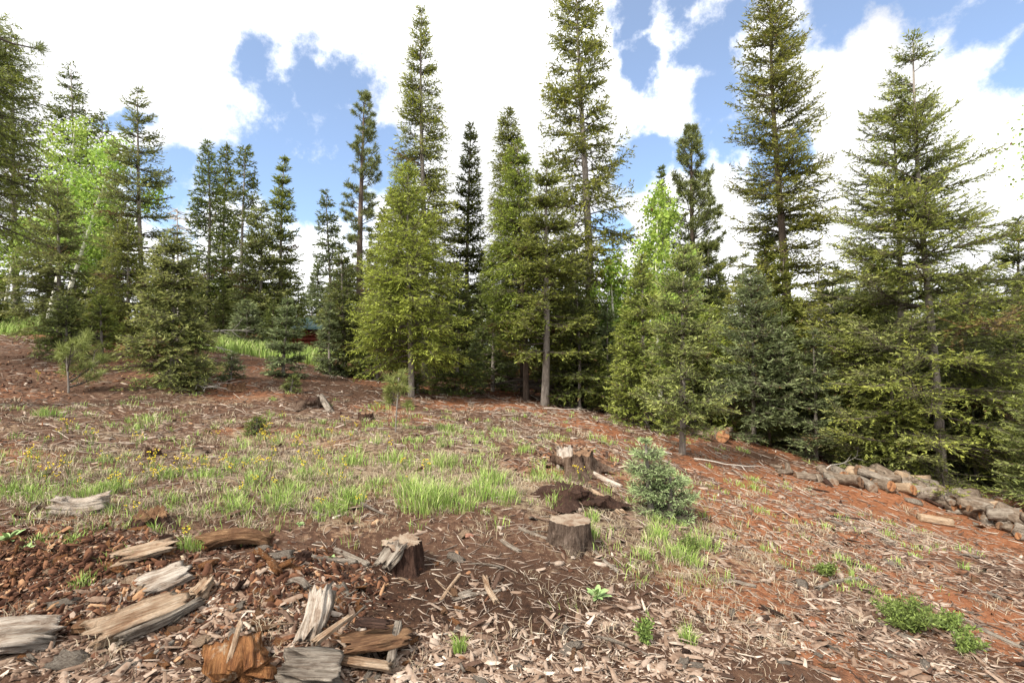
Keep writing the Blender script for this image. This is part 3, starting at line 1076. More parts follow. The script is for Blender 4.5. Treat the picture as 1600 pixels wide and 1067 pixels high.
# ---- centre
conifer(664, 16.5, (662, 12), 74, 'doug', 'old', 'tallest ragged fir in the centre, spire above the yellow-green fir', cb=.15, over=dict(p=.72, var=.36, hang=.15, oop=.6))
conifer(643, 11.6, (640, 262), 102, 'doug', 'doug', 'broad yellow-green fir with low drooping boughs, lit brightest', cb=.15, over=dict(p=.62, droop=.22, hang=.3, et=50), bark='bark_grey')
conifer(733, 18, (733, 195), 46, 'dense', 'fir_dark', 'narrow dark fir between the two central green firs', cb=.04, over=dict(var=.3, p=.6))
conifer(715, 13.2, (716, 430), 48, 'dense', 'fir_dark', 'low dark fir close behind the yellow-green fir', cb=.03)
conifer(770, 15.2, (768, 400), 50, 'dense', 'fir_dark', 'dark fir filling the gap left of the twin bare trunks', cb=.06)
conifer(818, 16.5, (795, 172), 58, 'doug', 'fir_olive', 'tall green fir whose dark trunk stands by the brush heap', cb=.2, bark='bark_dark', over=dict(p=.55))
conifer(822, 13.6, (812, 222), 70, 'doug', 'doug_mid', 'fir with fresh green crown leaning over the dark trunk', cb=.22, bark='bark_dark', over=dict(p=.6))
conifer(851, 12.9, (857, 258), 66, 'open', 'fir_olive', 'fir with a bare pale grey trunk beside the brush heap', cb=.22, over=dict(p=.55, lai=5.2), rb=.10)
conifer(922, 16.2, (905, -40), 86, 'old', 'old', 'giant clumpy fir with grey trunk showing, reaching out of frame', cb=.1, over=dict(p=.42, belly=.55, var=.5, lai=3.6), rb=.17)
conifer(905, 13.4, (902, 455), 62, 'dense', 'fir_dark', 'dark low fir at the foot of the giant clumpy fir', cb=.02)
conifer(950, 14.3, (948, 480), 44, 'dense', 'fir_blue', 'low blue-green fir between the giant fir and layered fir', cb=.02)
conifer(872, 15, (870, 430), 45, 'fir', 'fir_dark', 'dark fir half hidden behind the pale grey trunk', cb=.1)
# ---- right
conifer(1232, 14.6, (1226, 402), 56, 'fir', 'fir_olive', 'fresh green fir hiding the lower trunk of the very tall ragged fir', cb=.04)
conifer(600, 17.5, (602, 330), 46, 'dense', 'fir_olive', 'olive fir in the gap between tall slim pine and yellow-green fir', cb=.05)
conifer(905, 14.9, (900, 370), 50, 'dense', 'fir', 'grey-green fir hiding the foot of the giant clumpy fir', cb=.1)
conifer(1010, 11.6, (1000, 402), 66, 'dense', 'fir_olive', 'layered green fir reaching the ground behind the lone seedling', cb=.02, over=dict(new=.6))
aspen(1032, 14.5, (1028, 306), 58, 'bright green aspen behind the layered fir', cb=.2, seed=5, leaves_m=230, leaf=.085)
aspen(962, 14.8, (958, 405), 44, 'low bright aspen between giant fir and layered fir', cb=.3, seed=6, leaves_m=200)
aspen(1075, 18, (1078, 385), 26, 'slim aspen shoot beneath the broad pine', cb=.2, seed=7)
conifer(1038, 26, (1037, 260), 18, 'spire', 'fir_dark', 'needle-thin spruce spire poking above the aspen', cb=.1, name='spruce_tree', cat='spruce')
pine(1086, 21, (1086, 198), 74, 'broad open pine between aspen and tall ragged fir', cb=.32, seed=2, nb_m=13, bark='bark_dark', p=.6)
conifer(1112, 19, (1105, 370), 50, 'dense', 'fir_dark', 'dark fir below the broad open pine', cb=.05)
conifer(1110, 14.5, (1110, 478), 55, 'doug', 'doug', 'yellowish young fir behind the bare-stemmed fir', cb=.1)
conifer(1064, 9.0, (1070, 395), 78, 'open', 'fir', 'fir with bare grey stem and wide flat boughs', cb=.13, over=dict(p=.45, belly=.9, new=.55, lai=3.8), rb=.05)
conifer(1176, 12.9, (1172, 425), 84, 'fir', 'fir_blue', 'wide blue-green fir beside the sawn log end', cb=.05)
conifer(1236, 15.5, (1212, -35), 88, 'open', 'old', 'very tall ragged fir with dark trunk near the right', cb=.08, bark='bark_dark', over=dict(p=.32, belly=.75, var=.6, droop=.25, lai=3.6), rb=.16)
conifer(1190, 16, (1196, 360), 50, 'dense', 'fir_olive', 'olive fir at the foot of the very tall ragged fir', cb=.05)
conifer(1272, 12.2, (1270, 520), 52, 'fir', 'fir_blue', 'short blue-green fir at the head of the log pile', cb=.03)
conifer(1225, 14, (1222, 480), 45, 'dense', 'fir_dark', 'dark fir between the two blue-green firs', cb=.03)
conifer(1290, 17, (1300, 420), 58, 'fir', 'fir_dark', 'dull green fir behind the head of the log pile', cb=.05)
conifer(1413, 11.9, (1383, 158), 150, 'open', 'fir', 'left one of the twin tall firs above the log pile', cb=.05, bark='bark_grey', over=dict(p=.55, var=.5, new=.6, lai=2.7, el=6, droop=.18), rb=.085)
conifer(1466, 11.2, (1436, 55), 178, 'open', 'fir_olive', 'right, taller one of the twin firs above the log pile', cb=.02, bark='bark_grey', over=dict(p=.68, var=.5, new=.65, lai=2.9, el=-2, droop=.2), rb=.095)
conifer(1345, 12.6, (1340, 470), 60, 'fir', 'fir_olive', 'bright understory fir left of the twin tall firs', cb=.03)
conifer(1395, 11.2, (1390, 560), 52, 'dense', 'fir_olive', 'bushy low fir at the foot of the twin firs', cb=.02)
conifer(1555, 12.2, (1590, 345), 92, 'dense', 'fir_dark', 'leaning dark fir by the frame edge, trunk showing low', cb=.12, over=dict(var=.3))
conifer(1520, 12.0, (1515, 520), 62, 'fir', 'fir_blue', 'blue-green young fir behind the low end of the logs', cb=.03)
conifer(1625, 9.0, (1640, 560), 75, 'fir', 'fir', 'pale young fir reaching in beside the last logs', cb=.03)
conifer(1450, 14.5, (1450, 500), 70, 'dense', 'fir_dark', 'dark fir in the gap behind the twin firs', cb=.02)

# ---- the two crowns that only reach into the frame
pine(-150, 6.5, (-150, -420), 235, 'pine out of frame, one needled bough hanging into the upper corner', cb=.60, seed=4, tuft=.16, needle_n=22, nb_m=6, wscale=.5, belly=1.0)
aspen(1668, 7.5, (1665, -60), 150, 'aspen out of frame, leafy twigs reaching in beside the twin firs', cb=.52, seed=8, leaf=.045, leaves_m=120)

# ------------------------------------------------------------------ forest behind
ANCH = [(-4000, 'the far meadow corner'), (90, 'the white aspen trunks'), (352, 'the row of three firs'), (480, 'the green-roofed cabin'), (563, 'the tall slim pine'),
        (643, 'the yellow-green fir'), (733, 'the narrow dark fir'), (851, 'the pale bare trunk'), (922, 'the giant clumpy fir'), (1010, 'the layered green fir'),
        (1086, 'the broad open pine'), (1236, 'the very tall ragged fir'), (1340, 'the bright understory fir'), (1466, 'the twin tall firs'), (2200, 'the far low corner')]
ORD = ['first', 'second', 'third', 'fourth', 'fifth', 'sixth', 'seventh', 'eighth', 'ninth', 'tenth', 'eleventh', 'twelfth', 'thirteenth', 'fourteenth', 'fifteenth', 'sixteenth', 'seventeenth', 'eighteenth', 'nineteenth', 'twentieth', 'twenty-first', 'twenty-second', 'twenty-third', 'twenty-fourth']
protos = []
for i, (kd, mt, bk, R, c, cbp) in enumerate([('dense', 'fir_dark', 'bark_dark', 1.15, 20, .03), ('dense', 'fir_blue', 'bark_grey', 1.3, 20, .03), ('fir', 'fir_dark', 'bark_grey', 1.25, 20, .06),
                                       ('old', 'fir_dark', 'bark_dark', 1.35, 24, .2), ('doug', 'fir_olive', 'bark_dark', 1.3, 22, .1), ('dense', 'fir_olive', 'bark_dark', 1.2, 22, .05)]):
    rng = np.random.default_rng(77 + i)
    geo = conifer_geo(rng, 7.0, R, kd, 23, cbp, (0.1, 0), .1, .8)
    tv, lv, cv, _ = geo
    protos.append((np_mesh('trunk', tv[0], tv[1], M[bk], smooth=True), np_mesh('limbs', lv[0], lv[1], M['limb']), np_mesh('crown', cv[0], cv[1], M[mt], cv[2])))

rng = np.random.default_rng(5)
fill = []
# (column, depth, top row in the photograph)
for px in np.arange(-330, 1990, 33):
    px = px + rng.uniform(-11, 11)
    fill.append((px, rng.uniform(17.5, 24), rng.uniform(455, 520), 1.15))
for px in np.arange(-600, 2300, 42):
    px = px + rng.uniform(-15, 15)
    fill.append((px, rng.uniform(27, 36), rng.uniform(395, 480) if px > 1000 else rng.uniform(400, 470), 1.0))
for px in np.arange(-700, 2500, 70):
    fill.append((px + rng.uniform(-25, 25), rng.uniform(40, 56), rng.uniform(400, 470), 1.0))
for px in np.arange(-250, 1850, 36):
    fill.append((px + rng.uniform(-12, 12), rng.uniform(24, 28), rng.uniform(430, 500), 1.5))
for px in np.arange(250, 620, 26):
    fill.append((px + rng.uniform(-8, 8), rng.uniform(31.5, 36), rng.uniform(385, 450), 1.5))
# low firs along the edge of the clearing
for (px, D, ty) in [(30, 21, 440), (560, 14.5, 520), (615, 13.6, 520), (680, 14, 500), (742, 14.2, 520), (795, 17, 520), (890, 14.6, 500), (935, 13.2, 545), (980, 13, 500),
                    (1085, 13.8, 520), (1108, 14.2, 540), (1200, 12.9, 560), (1245, 12.9, 590), (1310, 12.3, 600), (1330, 14, 520), (1430, 12.4, 600), (1490, 12.3, 560),
                    (1585, 11.5, 600), (1560, 14, 470), (1500, 15, 430), (1380, 15, 480), (350, 19, 450), (425, 19, 470), (250, 18, 400), (-40, 17, 350), (1620, 12, 420)]:
    fill.append((px, D, ty, 1.1))
fill = [f for f in fill if not (425 < f[0] < 530 and f[1] < 31)]
fill = [f for f in fill if -260 < f[0] < 1860]
fill = [f for f in fill if not (828 < f[0] < 846 and f[1] > 15)]
fill.sort(key=lambda f: f[0])
cnt = {}
for (px, D, ty, ws) in fill:
    b, H, lx = tree_dims(px, D, (px + rng.uniform(-8, 8), ty))
    H = max(H, 1.0)
    k = int(rng.integers(0, len(protos)))
    a = max(i for i, q in enumerate(ANCH) if q[0] <= px)
    cnt[a] = cnt.get(a, 0) + 1
    n = cnt[a] - 1
    word = 'tall dark' if D > 25 else 'low dark'
    lab = '%s %s backing fir from %s towards %s' % (ORD[n] if n < 24 else 'last', word, ANCH[a][1], ANCH[min(a + 1, len(ANCH) - 1)][1])
    r = empty('fir_tree', b, lab, 'fir tree', 'dark firs backing the clearing', rng.uniform(0, 6.28))
    s = H / 7.0
    w = s * ws * rng.uniform(.8, 1.15) * (1.25 if H < 5 else 1.0)
    for nm, me in zip(('trunk', 'limbs', 'crown'), protos[k]):
        o = mobj(nm, me, r)
    r.scale = (w, w, s)

# ------------------------------------------------------------------ solids of wood


def solid(L, W, T, seed=0, nl=16, na=44, e=.7, ridge=.08, lump=.1, jag=.12, bend=0., arc=0., taper=0., rf=6.0, flat=False, ends=True):
    """a piece of wood along local X, closed; returns (verts, faces)"""
    s = np.linspace(0, 1, nl)[:, None]
    a = np.linspace(0, 2 * np.pi, na, endpoint=False)[None]
    ca, sa = np.cos(a), np.sin(a)
    cy = np.sign(ca) * np.abs(ca) ** e; cz = np.sign(sa) * np.abs(sa) ** e
    g = 1 + ridge * vnoise(ca * rf + 9, sa * rf + 4, s * 1.5, seed=seed) * 1.6 + ridge * 1.3 * vnoise(ca * rf * 2.4, sa * rf * 2.4, s * 3, seed=seed + 1)
    g = g * (1 + lump * vnoise(ca * 1.1 + 20, sa * 1.1, s * 4, seed=seed + 2))
    g = g * (1 - taper * s)
    y = cy * W * .5 * g; z = cz * T * .5 * g
    j0 = jag * L * (vnoise(ca * 3 + 5, sa * 3, seed=seed + 3) + .9 * vnoise(ca * 10, sa * 10, seed=seed + 4))
    j1 = jag * L * (vnoise(ca * 3 + 15, sa * 3, seed=seed + 5) + .9 * vnoise(ca * 10, sa * 10, seed=seed + 6))
    x = L * (s - .5) + j0 * (1 - s) ** 2 + j1 * s ** 2
    z = z + bend * (1 - (2 * s - 1) ** 2) - arc * (y / (W * .5)) ** 2
    y = y + .04 * L * vnoise(s * 2 + seed, s * 0, seed=seed + 7) * (jag > 0)
    V = np.stack([x, y, z], -1).reshape(-1, 3)
    i = np.arange(nl - 1)[:, None] * na; j = np.arange(na)[None]; k = (j + 1) % na
    fs = [np.stack([i + j, i + k, i + na + k, i + na + j], -1).reshape(-1, 4)]
    if ends:
        r0 = V[:na]; r1 = V[-na:]
        c0 = r0.mean(0); c1 = r1.mean(0)
        m0 = c0 + (r0 - c0) * .55 + [jag * L * .25, 0, 0]
        m1 = c1 + (r1 - c1) * .55 - [jag * L * .25, 0, 0]
        n0 = len(V)
        V = np.concatenate([V, m0, m1, [c0 + [jag * L * .3, 0, 0]], [c1 - [jag * L * .3, 0, 0]]])
        j = np.arange(na); k = (j + 1) % na
        b = (nl - 1) * na
        fs.append(np.stack([k, j, n0 + j, n0 + k], -1))
        fs.append(np.stack([b + j, b + k, n0 + na + k, n0 + na + j], -1))
        fs.append(np.stack([n0 + k, n0 + j, np.full(na, n0 + 2 * na)], -1))
        fs.append(np.stack([n0 + na + j, n0 + na + k, np.full(na, n0 + 2 * na + 1)], -1))
        q = [f for f in fs if f.shape[1] == 4]; t = [f for f in fs if f.shape[1] == 3]
        fs = [np.concatenate(q), np.concatenate(t)]
    return V, fs


def frame_rot(X, roll=0.0, upv=(0, 0, 1)):
    X = Vector(X).normalized()
    Z = Vector(upv)
    Y = Z.cross(X).normalized()
    Z = X.cross(Y)
    R = Matrix((X, Y, Z)).transposed()
    return (R.to_4x4() @ Matrix.Rotation(roll, 4, 'X')).to_euler()


def piece(name, label, p0, p1, wpx, thick=.5, mat='weathered', seed=0, roll=0., lift=.0, sink=.3, cat='wood piece', tilt=0., group=None, name2=None, smooth=False, **kw):
    """a piece of wood lying between two photograph pixels on the ground"""
    a, b = gp(*p0), gp(*p1)
    d = b - a
    L = float(np.linalg.norm(d))
    W = wpx * (a[1] + b[1]) * .5 / F
    T = W * thick * (.68 if W > .08 else 1.0)
    W *= .92
    V, fs = solid(L, W, T, seed=seed, **kw)
    me = np_mesh(name, V, fs, M[mat], smooth=smooth)
    o = mobj(name, me)
    c = (a + b) / 2
    c[2] = float(ground_z(c[0], c[1]))
    bend = kw.get('bend', 0)
    d = d / L + np.array([0, 0, tilt])
    o.location = (c[0], c[1], c[2] + T * (.5 - sink) + lift + (L * abs(tilt) * .4))
    o.rotation_euler = frame_rot(d, roll)
    tag(o, label, cat, group)
    return o


def stump(label, px, py, wpx, hpx, bodymat='weathered', topmat='rings', seed=0, flare=.25, ridge=.10, jag=.0, hollow=0., D=None, na=56, nr=12, tilt=(0, 0), squash=1.0, lump=.08):
    g = gp(px, py)
    D = g[1]
    r = wpx * D / F / 2
    h = hpx * D / F
    a = np.linspace(0, 2 * np.pi, na, endpoint=False)[None]
    t = np.linspace(-.35, 1, nr)[:, None]
    ca, sa = np.cos(a), np.sin(a)
    rid = np.abs(vnoise(ca * 4.5 + 3, sa * 4.5 + 8, t * .8, seed=seed)) + .5 * vnoise(ca * 11, sa * 11, t * 1.6, seed=seed + 1)
    root = 1 + flare * np.clip(1 - t, 0, 1.4) ** 2.2 * (.6 + .9 * vnoise(ca * 1.6, sa * 1.6, seed=seed + 2))
    R = r * root * (1 - ridge * rid) * (1 + lump * vnoise(ca * 1.2, sa * 1.2, t * 1.5, seed=seed + 3))
    tz = h * (1 + jag * (vnoise(ca * 2 + 3, sa * 2, seed=seed + 4) + .6 * vnoise(ca * 9, sa * 9, seed=seed + 5)))
    z = np.where(t > 0, tz * t, h * t)
    V = np.stack([z, R * ca, R * sa * squash], -1).reshape(-1, 3)
    i = np.arange(nr - 1)[:, None] * na; j = np.arange(na)[None]; k = (j + 1) % na
    Q = np.stack([i + j, i + k, i + na + k, i + na + j], -1).reshape(-1, 4)[:, ::-1]
    if 'round ' in label: pass
    root_o = empty('tree_stump', g, label, 'stump')
    root_o.rotation_euler = (tilt[0], tilt[1], 0)
    b = mobj('body', np_mesh('body', V, Q, M[bodymat], smooth=False), root_o)
    b.rotation_euler = (0, -math.pi / 2, 0)
    rim = V[-na:]
    c = rim.mean(0)
    rings = [rim + [.001, 0, 0]]
    for f in (.93, .7, .45, .2):
        q = c + (rim - c) * f
        q[:, 0] += .004 + .02 * h * vnoise(q[:, 1] * 30, q[:, 2] * 30, seed=seed + 6) - hollow * h * (1 - f) * (1 + .6 * vnoise(q[:, 1] * 25, q[:, 2] * 25, seed=seed + 9))
        rings.append(q)
    cc = c.copy(); cc[0] -= hollow * h - .003
    TV = np.concatenate(rings + [cc[None]])
    i = np.arange(4)[:, None] * na
    TQ = np.stack([i + j, i + k, i + na + k, i + na + j], -1).reshape(-1, 4)[:, ::-1]
    jj = np.arange(na); kk = (jj + 1) % na
    TT = np.stack([4 * na + kk, 4 * na + jj, np.full(na, 5 * na)], -1)
    tp = mobj('cut_top', np_mesh('cut_top', TV, [TQ, TT], M[topmat]), root_o)
    tp.rotation_euler = (0, -math.pi / 2, 0)
    return root_o


stump('flat-topped stump with a jagged pale shelf over its dark rotted side', 628, 884, 60, 38, 'charwood', 'rings', 11, flare=.35, ridge=.22, jag=.10, lump=.2)
_g = gp(628, 886)
_V, _f = solid(.14, .15, .035, seed=8, jag=.22, ridge=.14, lump=.15)
_o = mobj('wood_splinter', np_mesh('wood_splinter', _V, _f, M['weathered']), None, (_g[0] - .05, _g[1] - .11, _g[2] + .125), frame_rot((-.45, -.55, -.62)))
tag(_o, 'pale splintered shelf hanging off the rim of the flat-topped stump', 'splinter')
stump('round sawn stump with a dark heart, furrowed bark all around', 891, 850, 62, 37, 'barkstump', 'rings', 21, flare=.3, ridge=.16, jag=.02, lump=.06)
stump('large old stump with a bleached split face and rotten brown side', 893, 728, 66, 22, 'rotstump', 'rings_dark', 31, flare=.75, ridge=.35, jag=.26, hollow=.5, lump=.3)
_g = gp(878, 728)
_V, _f = solid(.26, .17, .05, seed=12, jag=.2, ridge=.14, lump=.1)
_o = mobj('wood_slab', np_mesh('wood_slab', _V, _f, M['white']), None, (_g[0] + .02, _g[1] - .08, _g[2] + .10), frame_rot((.02, .35, .93), 0, (0, -1, 0)))
tag(_o, 'bleached vertical slab on the front of the large old stump', 'wood slab')
stump('black crumbling stump mound between the two sawn stumps', 880, 775, 74, 13, 'charwood', 'charwood', 41, flare=.5, ridge=.35, jag=.4, hollow=.5, lump=.3)
stump('low decayed stump lobe trailing from the black stump mound', 925, 786, 56, 9, 'charwood', 'charwood', 45, flare=.6, ridge=.3, jag=.35, hollow=.4, lump=.3)
piece('stump_root', 'long pale root running down from the black stump mound', (925, 772), (972, 805), 13, .8, 'pale', 14, cat='root', jag=.15, sink=.2, bend=.02)
stump('small rotten stump by the edge of the upper litter', 478, 634, 34, 9, 'rotstump', 'charwood', 51, flare=.8, ridge=.4, jag=.6, hollow=.6, lump=.35)
piece('wood_slab', 'grey slab leaning against the small rotten stump', (500, 630), (518, 645), 11, .4, 'weathered', 15, cat='wood slab', tilt=-.2)
stump('tiny black stump stub in the grass below the pine sapling', 571, 655, 22, 9, 'charwood', 'rings_dark', 55, flare=.4, ridge=.3, jag=.4, hollow=.6)
stump('tiny black stump stub among yellow flowers on the left slope', 239, 712, 20, 12, 'charwood', 'rings_dark', 57, flare=.4, ridge=.3, jag=.4, hollow=.6)
stump('broken stump remnant at the foot of the little seedlings', 368, 608, 26, 8, 'brownwood', 'charwood', 59, flare=.5, ridge=.3, jag=.6, hollow=.5)
stump('dark split stump behind the rotten orange litter', 234, 818, 50, 16, 'charwood', 'brownwood', 61, flare=.4, ridge=.3, jag=.5, hollow=.6)

# named pieces of the foreground
piece('wood_chunk', 'white broken chunk of bark-free wood in the grass', (88, 802), (164, 797), 38, 1.0, 'white', 1, cat='wood chunk', jag=.14, lump=.35, ridge=.15, bend=-.03, lift=.02)
piece('wood_spur', 'upright pale spur at the end of the white broken chunk', (92, 802), (104, 800), 20, 1., 'white', 62, cat='wood chunk', jag=.25, ridge=.15, lift=.05, tilt=-.8)
piece('log_slab', 'arched brown log shell lying behind the litter', (316, 858), (420, 852), 34, .75, 'brownwood', 2, cat='log', jag=.10, lump=.25, ridge=.22, bend=.05, taper=.15, sink=.1, na=32, nl=20)
piece('wood_slab', 'light grey slab with dark streaks propped on the rubble', (222, 928), (288, 902), 46, .25, 'white', 3, cat='wood slab', jag=.16, roll=.45, lift=.05, ridge=.10, arc=.02)
piece('wood_slab', 'pale ochre splintered slab behind the streaked grey one', (188, 888), (262, 868), 34, .3, 'pale', 4, cat='wood slab', jag=.22, roll=.3, lift=.05, ridge=.2)
piece('rotten_plank', 'long decayed plank with orange rotten ridges', (150, 1008), (282, 958), 44, .4, 'pale', 5, cat='plank', jag=.12, roll=.5, ridge=.25, lift=.05, taper=-.1, na=30, nl=20)
piece('wood_strip', 'grey strip along the lower edge of the decayed plank', (185, 1012), (315, 950), 13, .9, 'weathered', 6, cat='wood strip', jag=.06, lift=.03, ridge=.2)
piece('log_shell', 'large pale fibrous log shell cut by the frame edge', (-60, 1025), (82, 1003), 62, .6, 'white', 7, cat='log', jag=.10, lump=.25, ridge=.22, bend=.04, roll=.3, na=36, nl=24, sink=.05)
piece('wood_block', 'upright grey-brown block beside the decayed plank', (118, 990), (150, 985), 26, .9, 'brownwood', 9, cat='wood block', jag=.08, lift=.02)
piece('stump_fragment', 'pale upright fibrous fragment leaning in the rubble', (480, 1012), (500, 958), 36, .8, 'white', 10, cat='wood fragment', jag=.18, ridge=.3, tilt=.5, na=30)
piece('rotten_block', 'bright orange rotten block at the bottom edge', (372, 1075), (378, 1020), 62, .6, 'rotten', 11, cat='wood block', jag=.16, ridge=.32, lump=.2, lift=.03, na=36, nl=18)
piece('wood_sliver', 'tall pale sliver standing out of the orange rotten block', (362, 1060), (374, 1000), 8, .7, 'pale', 63, cat='wood sliver', jag=.12, lift=.09)
piece('split_log', 'grey split log with jagged end at the bottom edge', (445, 1062), (532, 1066), 66, .7, 'weathered', 12, cat='log', jag=.12, ridge=.28, lump=.2, na=36, sink=.1)
piece('bark_slab', 'broad dark bark slab with peeled layers', (540, 1022), (630, 1005), 78, .22, 'brownwood', 13, cat='bark slab', jag=.14, ridge=.12, roll=-.12, lift=.04, na=34)
piece('wood_edge', 'clean grey sawn edge along the broad bark slab', (612, 1054), (622, 990), 13, .9, 'weathered', 14, cat='wood strip', jag=.04, lift=.05, ridge=.06)
piece('wood_strip', 'pale lower lip of the broad bark slab', (530, 1044), (612, 1056), 15, .7, 'pale', 15, cat='wood strip', jag=.08, lift=.04, ridge=.2)
piece('wood_flake', 'flaky layered piece lying on the broad bark slab', (560, 1005), (602, 1008), 28, .35, 'charwood', 16, cat='bark flake', jag=.2, lift=.10)
piece('wood_splinter', 'cream splinter pointing up between fragment and bark slab', (496, 1030), (548, 988), 14, .6, 'pale', 17, cat='splinter', jag=.12, lift=.08, taper=.3)
piece('curled_bark', 'small curled strip of bark above the fibrous fragment', (452, 925), (480, 935), 11, .6, 'weathered', 18, cat='bark strip', bend=.03, jag=.08, lift=.05)
piece('wood_chunk', 'cream torn chunk left of the orange rubble', (305, 945), (325, 920), 22, .7, 'pale', 19, cat='wood chunk', jag=.2, lift=.04, lump=.4, ridge=.3)
piece('stick', 'thick pale stick lying before the flat-topped stump', (478, 872), (556, 882), 9, .9, 'weathered', 20, cat='stick', jag=.02)
piece('stick', 'crooked grey stick crossing the thick pale one', (522, 862), (575, 886), 8, .9, 'weathered', 21, cat='stick', bend=.015, jag=.02)
piece('charred_stub', 'small black knob at the end of the thick pale stick', (468, 880), (482, 876), 17, .9, 'charwood', 22, cat='wood stub', jag=.2, lift=.02)
piece('stick', 'slanting white stick on the dark soil below the round stump, left one', (690, 940), (722, 898), 6, .9, 'pale', 23, cat='stick', jag=.05)
piece('stick', 'short stout stick at the right of the bare soil sticks', (756, 904), (776, 942), 9, .8, 'pale', 24, cat='stick', jag=.08)
piece('stick', 'thin stick joining the two bare soil sticks', (735, 932), (782, 924), 5, .8, 'weathered', 25, cat='stick', jag=.05)
piece('bark_plate', 'thin bark plate between the bare soil sticks', (706, 935), (738, 925), 24, .2, 'weathered', 26, cat='bark plate', jag=.15)
piece('stick', 'long thin grey stick near the bottom of the frame', (158, 1056), (236, 1022), 7, .9, 'weathered', 27, cat='stick', jag=.02)
piece('stick', 'slender stick continuing the long thin grey one', (205, 1042), (270, 1004), 7, .9, 'weathered', 28, cat='stick', jag=.02)
piece('fallen_pole', 'smooth whitish broken pole above the root', (927, 744), (972, 764), 10, 1., 'white', 29, cat='pole', jag=.01, ridge=.01, lump=.03, taper=.4, e=1.0, smooth=True)
piece('stick', 'curved white stick left of the round sawn stump', (812, 826), (868, 848), 5, .9, 'weathered', 30, cat='stick', jag=.03)
piece('stick', 'pale twin-pronged stick on dark soil under the curved one', (782, 845), (810, 862), 8, .5, 'weathered', 31, cat='stick', jag=.1)
piece('stick', 'pale stick slanting below the round sawn stump', (928, 862), (966, 896), 5, .9, 'weathered', 32, cat='stick', jag=.03)
piece('stick', 'pale branch on the slope left of the green shrub', (1125, 905), (1180, 918), 7, .8, 'weathered', 33, cat='stick', jag=.04)
piece('stick', 'forked bleached branch on the right-hand slope', (1350, 828), (1400, 850), 6, .8, 'weathered', 34, cat='stick', jag=.04)
piece('bark_slab', 'dark bark slab on the red soil above the grey litter', (1262, 762), (1292, 768), 9, .4, 'charwood', 35, cat='bark slab', jag=.1)
piece('bark_slab', 'long dark bark slab in the middle of the right slope', (1300, 808), (1346, 812), 10, .4, 'charwood', 36, cat='bark slab', jag=.1)
piece('short_log', 'single pale barkless log lying clear of the pile', (1435, 812), (1488, 822), 19, .95, 'logbark2', 37, cat='log', jag=.02, ridge=.04, e=1.0, sink=.1)
piece('dark_board', 'dark narrow board leaning at the front of the log pile', (1436, 778), (1475, 796), 6, .6, 'charwood', 38, cat='board', jag=.03, lift=.04)
piece('wood_strip', 'reddish-brown plank beside the single pale log', (1464, 804), (1502, 812), 9, .5, 'brownwood', 39, cat='plank', jag=.05)
piece('stick', 'tan peeled stick on the lower right slope', (1440, 886), (1468, 902), 6, .8, 'pale', 40, cat='stick', jag=.03)
piece('stick', 'twisted grey stick above the green shrub', (1275, 922), (1340, 906), 7, .8, 'weathered', 41, cat='stick', jag=.05)
piece('stick', 'long bleached stick running below the shrub', (1370, 970), (1432, 1008), 6, .9, 'weathered', 42, cat='stick', jag=.03)
piece('stick', 'broad bleached stick at the lower right edge', (1500, 965), (1600, 1015), 8, .7, 'weathered', 43, cat='stick', jag=.04)
piece('dark_root', 'dark buried root ridge beneath the lone seedling', (1042, 792), (1078, 812), 22, .6, 'charwood', 44, cat='root', jag=.1, lump=.3)


def add_cut(parent, L, W, T, mat, sgn, seed, na=20, e=1.0):
    a = np.linspace(0, 2 * np.pi, na, endpoint=False)
    g = 1 + .05 * vnoise(np.cos(a) * 2, np.sin(a) * 2, seed=seed)
    rings = []
    for f in (.93, .6, .3):
        rings.append(np.stack([np.full(na, sgn * .003 * (1.5 - f)), np.cos(a) * W * .5 * f * g, np.sin(a) * T * .5 * f * g], -1))
    V = np.concatenate(rings + [np.array([[sgn * .004, 0, 0]])])
    j = np.arange(na); k = (j + 1) % na
    fs = [np.concatenate([np.stack([i * na + j, i * na + k, (i + 1) * na + k, (i + 1) * na + j], -1) for i in (0, 1)]), np.stack([2 * na + j, 2 * na + k, np.full(na, 3 * na)], -1)]
    o = mobj('cut_end', np_mesh('cut_end', V, fs, M[mat]), parent)
    o.location = (sgn * (L / 2 + .004), 0, 0)
    return o


def log(label, c, axis, L, W, T, bark, cut, seed, group=None, jag=0.0):
    r = bpy.data.objects.new('log', None)
    link(r); tag(r, label, 'log', group)
    r.location = tuple(map(float, c))
    r.rotation_euler = frame_rot(axis, seed * 1.3 % 6.28)
    V, fs = solid(L, W, T, seed=seed, nl=10, na=22, e=1.0, ridge=.09, lump=.13, jag=.015, rf=4)
    mobj('bark', np_mesh('bark', V, fs, M[bark]), r)
    for s in (-1, 1):
        add_cut(r, L, W, T, cut, s, seed)
    return r


rng = np.random.default_rng(42)
front = [gp(*p) for p in ((1228, 742), (1290, 752), (1345, 760), (1400, 768), (1440, 778), (1490, 800), (1545, 815), (1600, 838), (1660, 862))]
front = np.array(front)
seg = np.concatenate([[0], np.cumsum(np.linalg.norm(np.diff(front[:, :2], axis=0), axis=1))])
logs = []
Ltot = seg[-1]
u = 0.0
while u < Ltot:
    f = u / Ltot
    rows = [0.0, .36, .72] if f > .2 else [0.0, .3]
    if f > .4: rows.append(1.05)
    for lvl in range(1 if f < .3 else 2):
        for rw in rows[:len(rows) - lvl]:
            if rng.uniform() < .12: continue
            uu = u + rng.uniform(-.12, .12) + (.17 if lvl == 1 else 0)
            x = np.interp(uu, seg, front[:, 0]); y = np.interp(uu, seg, front[:, 1]) + rw + lvl * .2 + rng.uniform(-.08, .08)
            logs.append((f, lvl, rw, x, y))
    u += .31
anchor_words = ['thin uphill end of pile', 'uphill half of log pile', 'middle of log pile', 'downhill half of log pile', 'low end of log pile']
